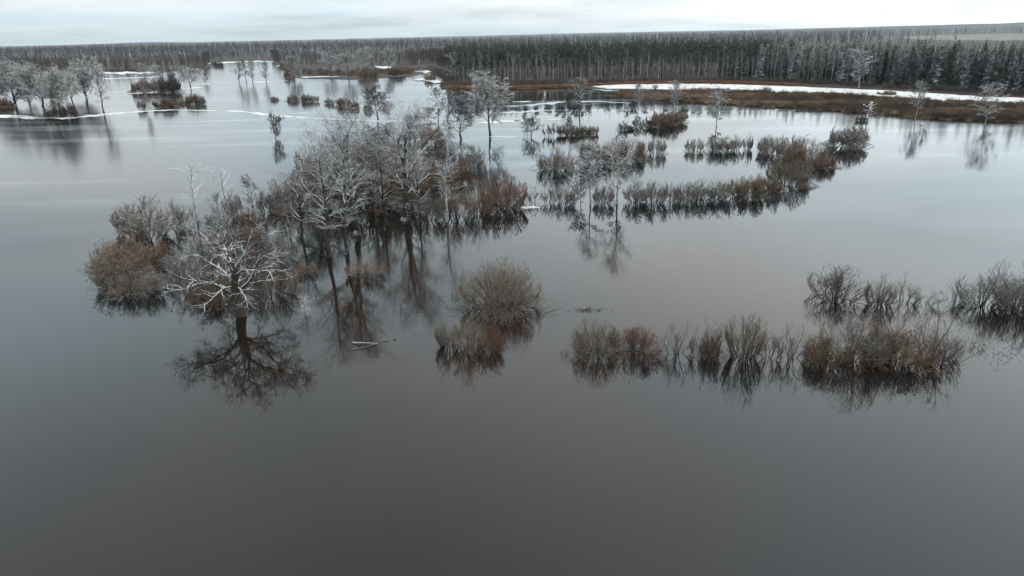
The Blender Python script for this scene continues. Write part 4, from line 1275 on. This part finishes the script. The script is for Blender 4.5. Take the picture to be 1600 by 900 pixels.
tree(TL[2], 700, 193, 141, 26, 'second slim tree on the ice edge, fainter')
tree(OAKR[0], 669, 190, 168, 24, 'little umbrella-shaped tree on the ice edge')
tree(OAKR[0], 591, 187, 133, 50, 'perfectly round frosted oak standing on the ice edge')
tree(SM[1], 430, 216, 178, 22, 'small tree alone in the flood in front of the ice edge')
tree(DE[1], 1355, 190, 161, 26, 'crooked leaning willow stub in front of the marsh', name='dead_tree')
bush(FAN[1], 1345, 189, 178, 18, 'little bush at the foot of the crooked willow stub', BROWN)
tree(BI[1], 1430, 188, 127, 26, 'white birch standing in water at the marsh edge', name='birch_tree')
tree(SM[0], 1444, 191, 154, 14, 'small thin tree beside the white birch at the marsh edge')
tree(BI[2], 1539, 197, 130, 42, 'white spreading tree in the water past the marsh-edge birch', name='birch_tree')
tree(BI[0], 1342, 139, 76, 34, 'tall birch alone at the far rim of the snow field', name='birch_tree')

# frosted trees on the ice edge across the water and behind it
tree(LB[0], 24, 165, 99, 62, 'wide frosted tree at the picture edge across the water', {'crown': 'frost_far'})
tree(LB[1], 67, 166, 101, 44, 'frosted tree with a stout stem, second along the ice edge', {'crown': 'frost_far'})
tree(LB[0], 97, 182, 110, 56, 'frosted tree rising from brown bushes right on the ice edge', {'crown': 'frost_far'})
tree(LB[1], 135, 153, 93, 48, 'large frosted tree farthest back in the ice-edge group', {'crown': 'frost_far'})
tree(TL[1], 163, 178, 106, 32, 'slim frosted tree ending the ice-edge group', {'crown': 'frost_far'})
tree(SM[0], 46, 168, 142, 14, 'small sapling between the first two trees of the ice-edge group')
bush(LEAFY[0], 4, 168, 150, 30, 'brown bush under the wide tree at the picture edge', BROWN)
bush(DOME[2], 84, 183, 162, 26, 'olive-grey bush at the foot of the tree right on the ice edge', OLIVE)
bush(DOME[1], 109, 183, 160, 28, 'darker bush beside the tree right on the ice edge', {'crown': 'stem_dark'})
tree(LB[1], -6, 158, 104, 48, 'frosted tree cut by the picture edge behind the wide one', {'crown': 'frost_far'})
tree(BD[2], 44, 156, 104, 40, 'frosted tree behind the small sapling of the ice-edge group', {'crown': 'frost_far'})
tree(BD[1], 116, 166, 112, 36, 'frosted tree filling the gap before the slim end tree', {'crown': 'frost_far'})
tree(BI[1], 231, 172, 129, 14, 'small white birch by the brown islet', name='birch_tree')
bush(FAN[2], 222, 171, 156, 12, 'grey scrub at the foot of the small white birch', GREY)
bush(LEAFY[0], 259, 169, 151, 38, 'brown leafy bush on the islet next to the white birch', BROWN)
bush(FAN[1], 284, 163, 152, 18, 'low dark scrub in the middle of the brown islet', BROWN)
bush(DOME[1], 302, 163, 146, 22, 'grey-brown bush at the open end of the islet', OLIVE)
bush(FAN[2], 316, 163, 149, 12, 'thin bush just off the end of the islet', GREY)
bush(DOME[0], 222, 144, 122, 30, 'dark round bush starting the far island', {'crown': 'willow_brown'})
bush(FAN[0], 246, 143, 120, 20, 'pale bush between dark ones on the far island', GREY)
bush(DOME[2], 267, 144, 108, 32, 'tall dark bush in the middle of the far island', {'crown': 'stem_dark'})
tree(BD[1], 299, 138, 105, 30, 'frosted tree ending the far island', {'crown': 'frost_far'})
tree(TL[2], 250, 141, 100, 20, 'pale tree rising behind the far island bushes', {'crown': 'frost_far'})
tree(TL[0], 228, 134, 98, 16, 'thin pale tree behind the first far island bush', {'crown': 'frost_far'})
tree(SM[0], 322, 130, 114, 10, 'small tree on the thin ice line past the far island')
for x, top, w, lb in ((374, 97, 16, 'first of four trees standing on a thin ice line'), (385, 93, 14, 'second of four trees standing on a thin ice line'), (395, 95, 16, 'third of four trees standing on a thin ice line'),
                      (416, 96, 15, 'last and bushiest of four trees on a thin ice line')):
    tree(TL[int(x) % 3], x, 129, top, w, lb)
tree(OAKR[0], 461, 126, 87, 26, 'frosted tree on the shore where the far inlet opens', {'crown': 'frost_far'})
bush(DOME[2], 452, 122, 106, 16, 'dark bush under the frosted shore tree', {'crown': 'willow_brown'})
tree(BD[1], 545, 122, 82, 24, 'whitish tree leaning over the far shore scrub', {'crown': 'frost_far'})
tree(BD[0], 517, 118, 82, 26, 'frosted tree in the far shore scrub', {'crown': 'frost_far'})
tree(BD[2], 607, 110, 75, 22, 'frosted tree above the far snow patch', {'crown': 'frost_far'})
tree(BD[0], 568, 112, 74, 24, 'frosted tree farther back in the far shore scrub', {'crown': 'frost_far'})
tree(TL[1], 707, 130, 82, 24, 'grey tree at the corner of the tall wood')
bush(FAN[0], 672, 126, 114, 18, 'low brown bush on the far snow patch', BROWN)
bush(DOME[2], 575, 122, 104, 34, 'dark scrub bush on the far shore', {'crown': 'willow_brown'})
bush(DOME[1], 622, 118, 103, 26, 'dark scrub bush near the far snow patches', {'crown': 'willow_brown'})
bush(FAN[0], 336, 103, 95, 12, 'dark bush in the far inlet', {'crown': 'stem_dark'})
bush(FAN[1], 343, 104, 93, 12, 'second dark bush in the far inlet', {'crown': 'stem_dark'})

# ------------------------------------------------------------------ front ranks of the tall wood
SPR = [spruce(500, 22, 6.4, 26), spruce(501, 20, 5.8, 24), spruce(502, 23, 7.0, 28), spruce(503, 18, 5.4, 22)]
PIN = [pine(510), pine(511, 22), pine(512, 20)]
FBI = [tall_tree(520 + i, 20, 0.10, 0.40, 22, ('birch_bark', 'frost_far'), 0.20, (25, 55), 5, 3, 0.022, 0.4) for i in range(4)]
FGR = [tall_tree(530 + i, 19, 0.13, 0.30, 24, ('dark_bark', 'frost_far'), 0.14, (30, 60), 5, 3, 0.022, 0.35) for i in range(3)]


def ranks(vs, name, n, x0, x1, d0, d1, hs, label, group, seed):
    g = np.random.default_rng(seed)
    ex, ey = [p[0] for p in F_EDGE], [p[1] for p in F_EDGE]
    for i in range(n):
        x = x0 + (x1 - x0) * (i + g.random()) / n
        p = at(x, float(np.interp(x, ex, ey)))
        p[:2] += unit(p[:2]) * (d0 + (d1 - d0) * g.random())
        v = vs[int(g.integers(len(vs)))]
        e = link(name, None, None, None, label, 'tree', group)
        e.location = (p[0], p[1], 0.25)
        e.rotation_euler = (g.normal() * 0.03, g.normal() * 0.03, g.random() * 6.28)
        s = (hs[0] + (hs[1] - hs[0]) * g.random()) / v['size'][0]
        e.scale = (s * (0.9 + 0.3 * g.random()),) * 2 + (s,)
        for k in ('trunk', 'crown'):
            link(k, v[k], e)


ranks(FBI, 'birch_tree', 110, 740, 1360, 0, 12, (12, 20), 'pale slender birch in the front rank of the tall wood', 'birches along the front of the wood', 540)
ranks(FGR, 'bare_tree', 90, 700, 1500, 0, 12, (7, 18), 'bare frosted broadleaf tree in the front rank of the tall wood', 'bare trees along the front of the wood', 541)
ranks(PIN, 'pine_tree', 80, 705, 1150, 4, 26, (15, 22.5), 'green-topped pine behind the birch trunks of the tall wood', 'pines of the tall wood', 542)
ranks(SPR, 'spruce_tree', 130, 1120, 1640, 0, 28, (13, 22.5), 'dark snow-dusted spruce of the tall wood behind the snow field', 'spruces of the tall wood', 543)

# ------------------------------------------------------------------ small things on the water
g = np.random.default_rng(88)


def stick(name, pts, r0, mat, label, cat, side=0):
    gg = Geo()
    P = spline(pts, 9)
    P[1:-1] += np.cumsum(g.normal(size=(7, 3)) * np.array([0.05, 0.05, 0.012]), axis=0)
    gg.tubes(P, r0 * np.linspace(1, 0.35, 9), 6)
    if side:
        B_, Br_ = grow(g, P[None], (r0 * np.linspace(1, 0.35, 9))[None], side, 0.7, (30, 60), 0.3, 0.95, 4, 0.03, 0.6, 0.1)
        gg.tubes(B_, Br_, 4)
    o = link(name, gg.mesh(name, [mat]), None, None, label, cat)
    return o


def W3(x, y, z):
    p = at(x, y, z)
    return tuple(p)


stick('floating_branch', [W3(551, 535, 0.10), W3(563, 535.5, 0.14), W3(568, 534.5, 0.22), W3(580, 536, 0.16), W3(590, 537, 0.08)], 0.055, 'dead_wood', 'pale snow-covered branch floating on the dark water', 'branch')
stick('floating_branch', [W3(550, 546.5, 0.03), W3(562, 543.5, 0.06), W3(572, 541.5, 0.08), W3(589, 537.3, 0.05)], 0.05, 'stem_dark', 'dark forked branch floating in a V with the pale one', 'branch', 2)
stick('floating_branch', [W3(598, 533.5, 0.02), W3(604, 531.2, 0.10), W3(608, 532.5, 0.02)], 0.06, 'stem_dark', 'short arched stick in the water next to the forked branch', 'branch')
stick('floating_branch', [W3(614, 529.5, 0.02), W3(617, 529, 0.10), W3(619, 530.5, 0.02)], 0.05, 'stem_dark', 'tiny crooked stick beyond the arched one', 'branch')
bush(THIN[2], 883, 551, 544, 13, 'tiny dark twig heap afloat beside the rounded end bush', {'crown': 'stem_dark'})
bush(THIN[1], 1524, 542, 527, 24, 'low tuft of drowned twigs off the end of the near row', GREY)
bush(LEAFY[1], 985, 203, 195, 9, 'small dark stump-like bush in open water', {'crown': 'stem_dark', 'foliage': 'leaf_brown'})

# drowned sedge: short stalk tips breaking the surface
def sedge(x0, x1, y0, y1, n, seed, label, h=0.45):
    g_ = np.random.default_rng(seed)
    cx, cy = g_.normal(size=n) * 0.25 + 0.5, g_.normal(size=n) * 0.22 + 0.5
    q = np.array([at(x0 + (x1 - x0) * a, y0 + (y1 - y0) * b_)[:2] for a, b_ in zip(cx, cy)])
    return scatter('sedge', z3(q, -0.05), 0.5 + 0.7 * g_.random(n), [tuft(600 + seed, 7, h, 0.6, 0.02, 'sedge'), tuft(601 + seed, 4, h * 0.7, 0.5, 0.02, 'sedge')], label, seed)


sedge(884, 956, 480, 490, 60, 1, 'thin line of sedge tips breaking the water behind the near row')
sedge(515, 590, 592, 622, 130, 3, 'sparse drowned sedge specks on the dark water below the floating branches', 0.22)
sedge(630, 690, 508, 545, 120, 5, 'drowned sedge specks beside the small clump of bushes', 0.25)
sedge(780, 880, 520, 570, 90, 7, 'drowned sedge specks between the small clump and the near row', 0.2)
sedge(1150, 1480, 570, 620, 420, 9, 'drowned sedge specks in front of the near row', 0.2)
sedge(1490, 1620, 525, 575, 200, 11, 'drowned sedge off the end of the near row', 0.3)

# ------------------------------------------------------------------ the air
hz = bpy.data.meshes.new('haze')
bm = bmesh.new()
bmesh.ops.create_cube(bm, size=1.0)
for v_ in bm.verts:
    v_.co = ((v_.co.x) * 44000, v_.co.y * 24500 + 9000, 78.0 if v_.co.z > 0 else -2.0)
bm.to_mesh(hz)
bm.free()
hm = bpy.data.materials.new('haze')
hm.use_nodes = True
ht = hm.node_tree
ht.nodes.clear()
pv = nd(ht, 'ShaderNodeVolumePrincipled')
pv.inputs['Color'].default_value = (0.86, 0.93, 0.97, 1)
pv.inputs['Density'].default_value = 0.000035
pv.inputs['Anisotropy'].default_value = 0.2
ho = nd(ht, 'ShaderNodeOutputMaterial')
ht.links.new(pv.outputs[0], ho.inputs['Volume'])
hz.materials.append(hm)
link('haze', hz, kind='stuff', label='thin cold winter haze over the flooded land')
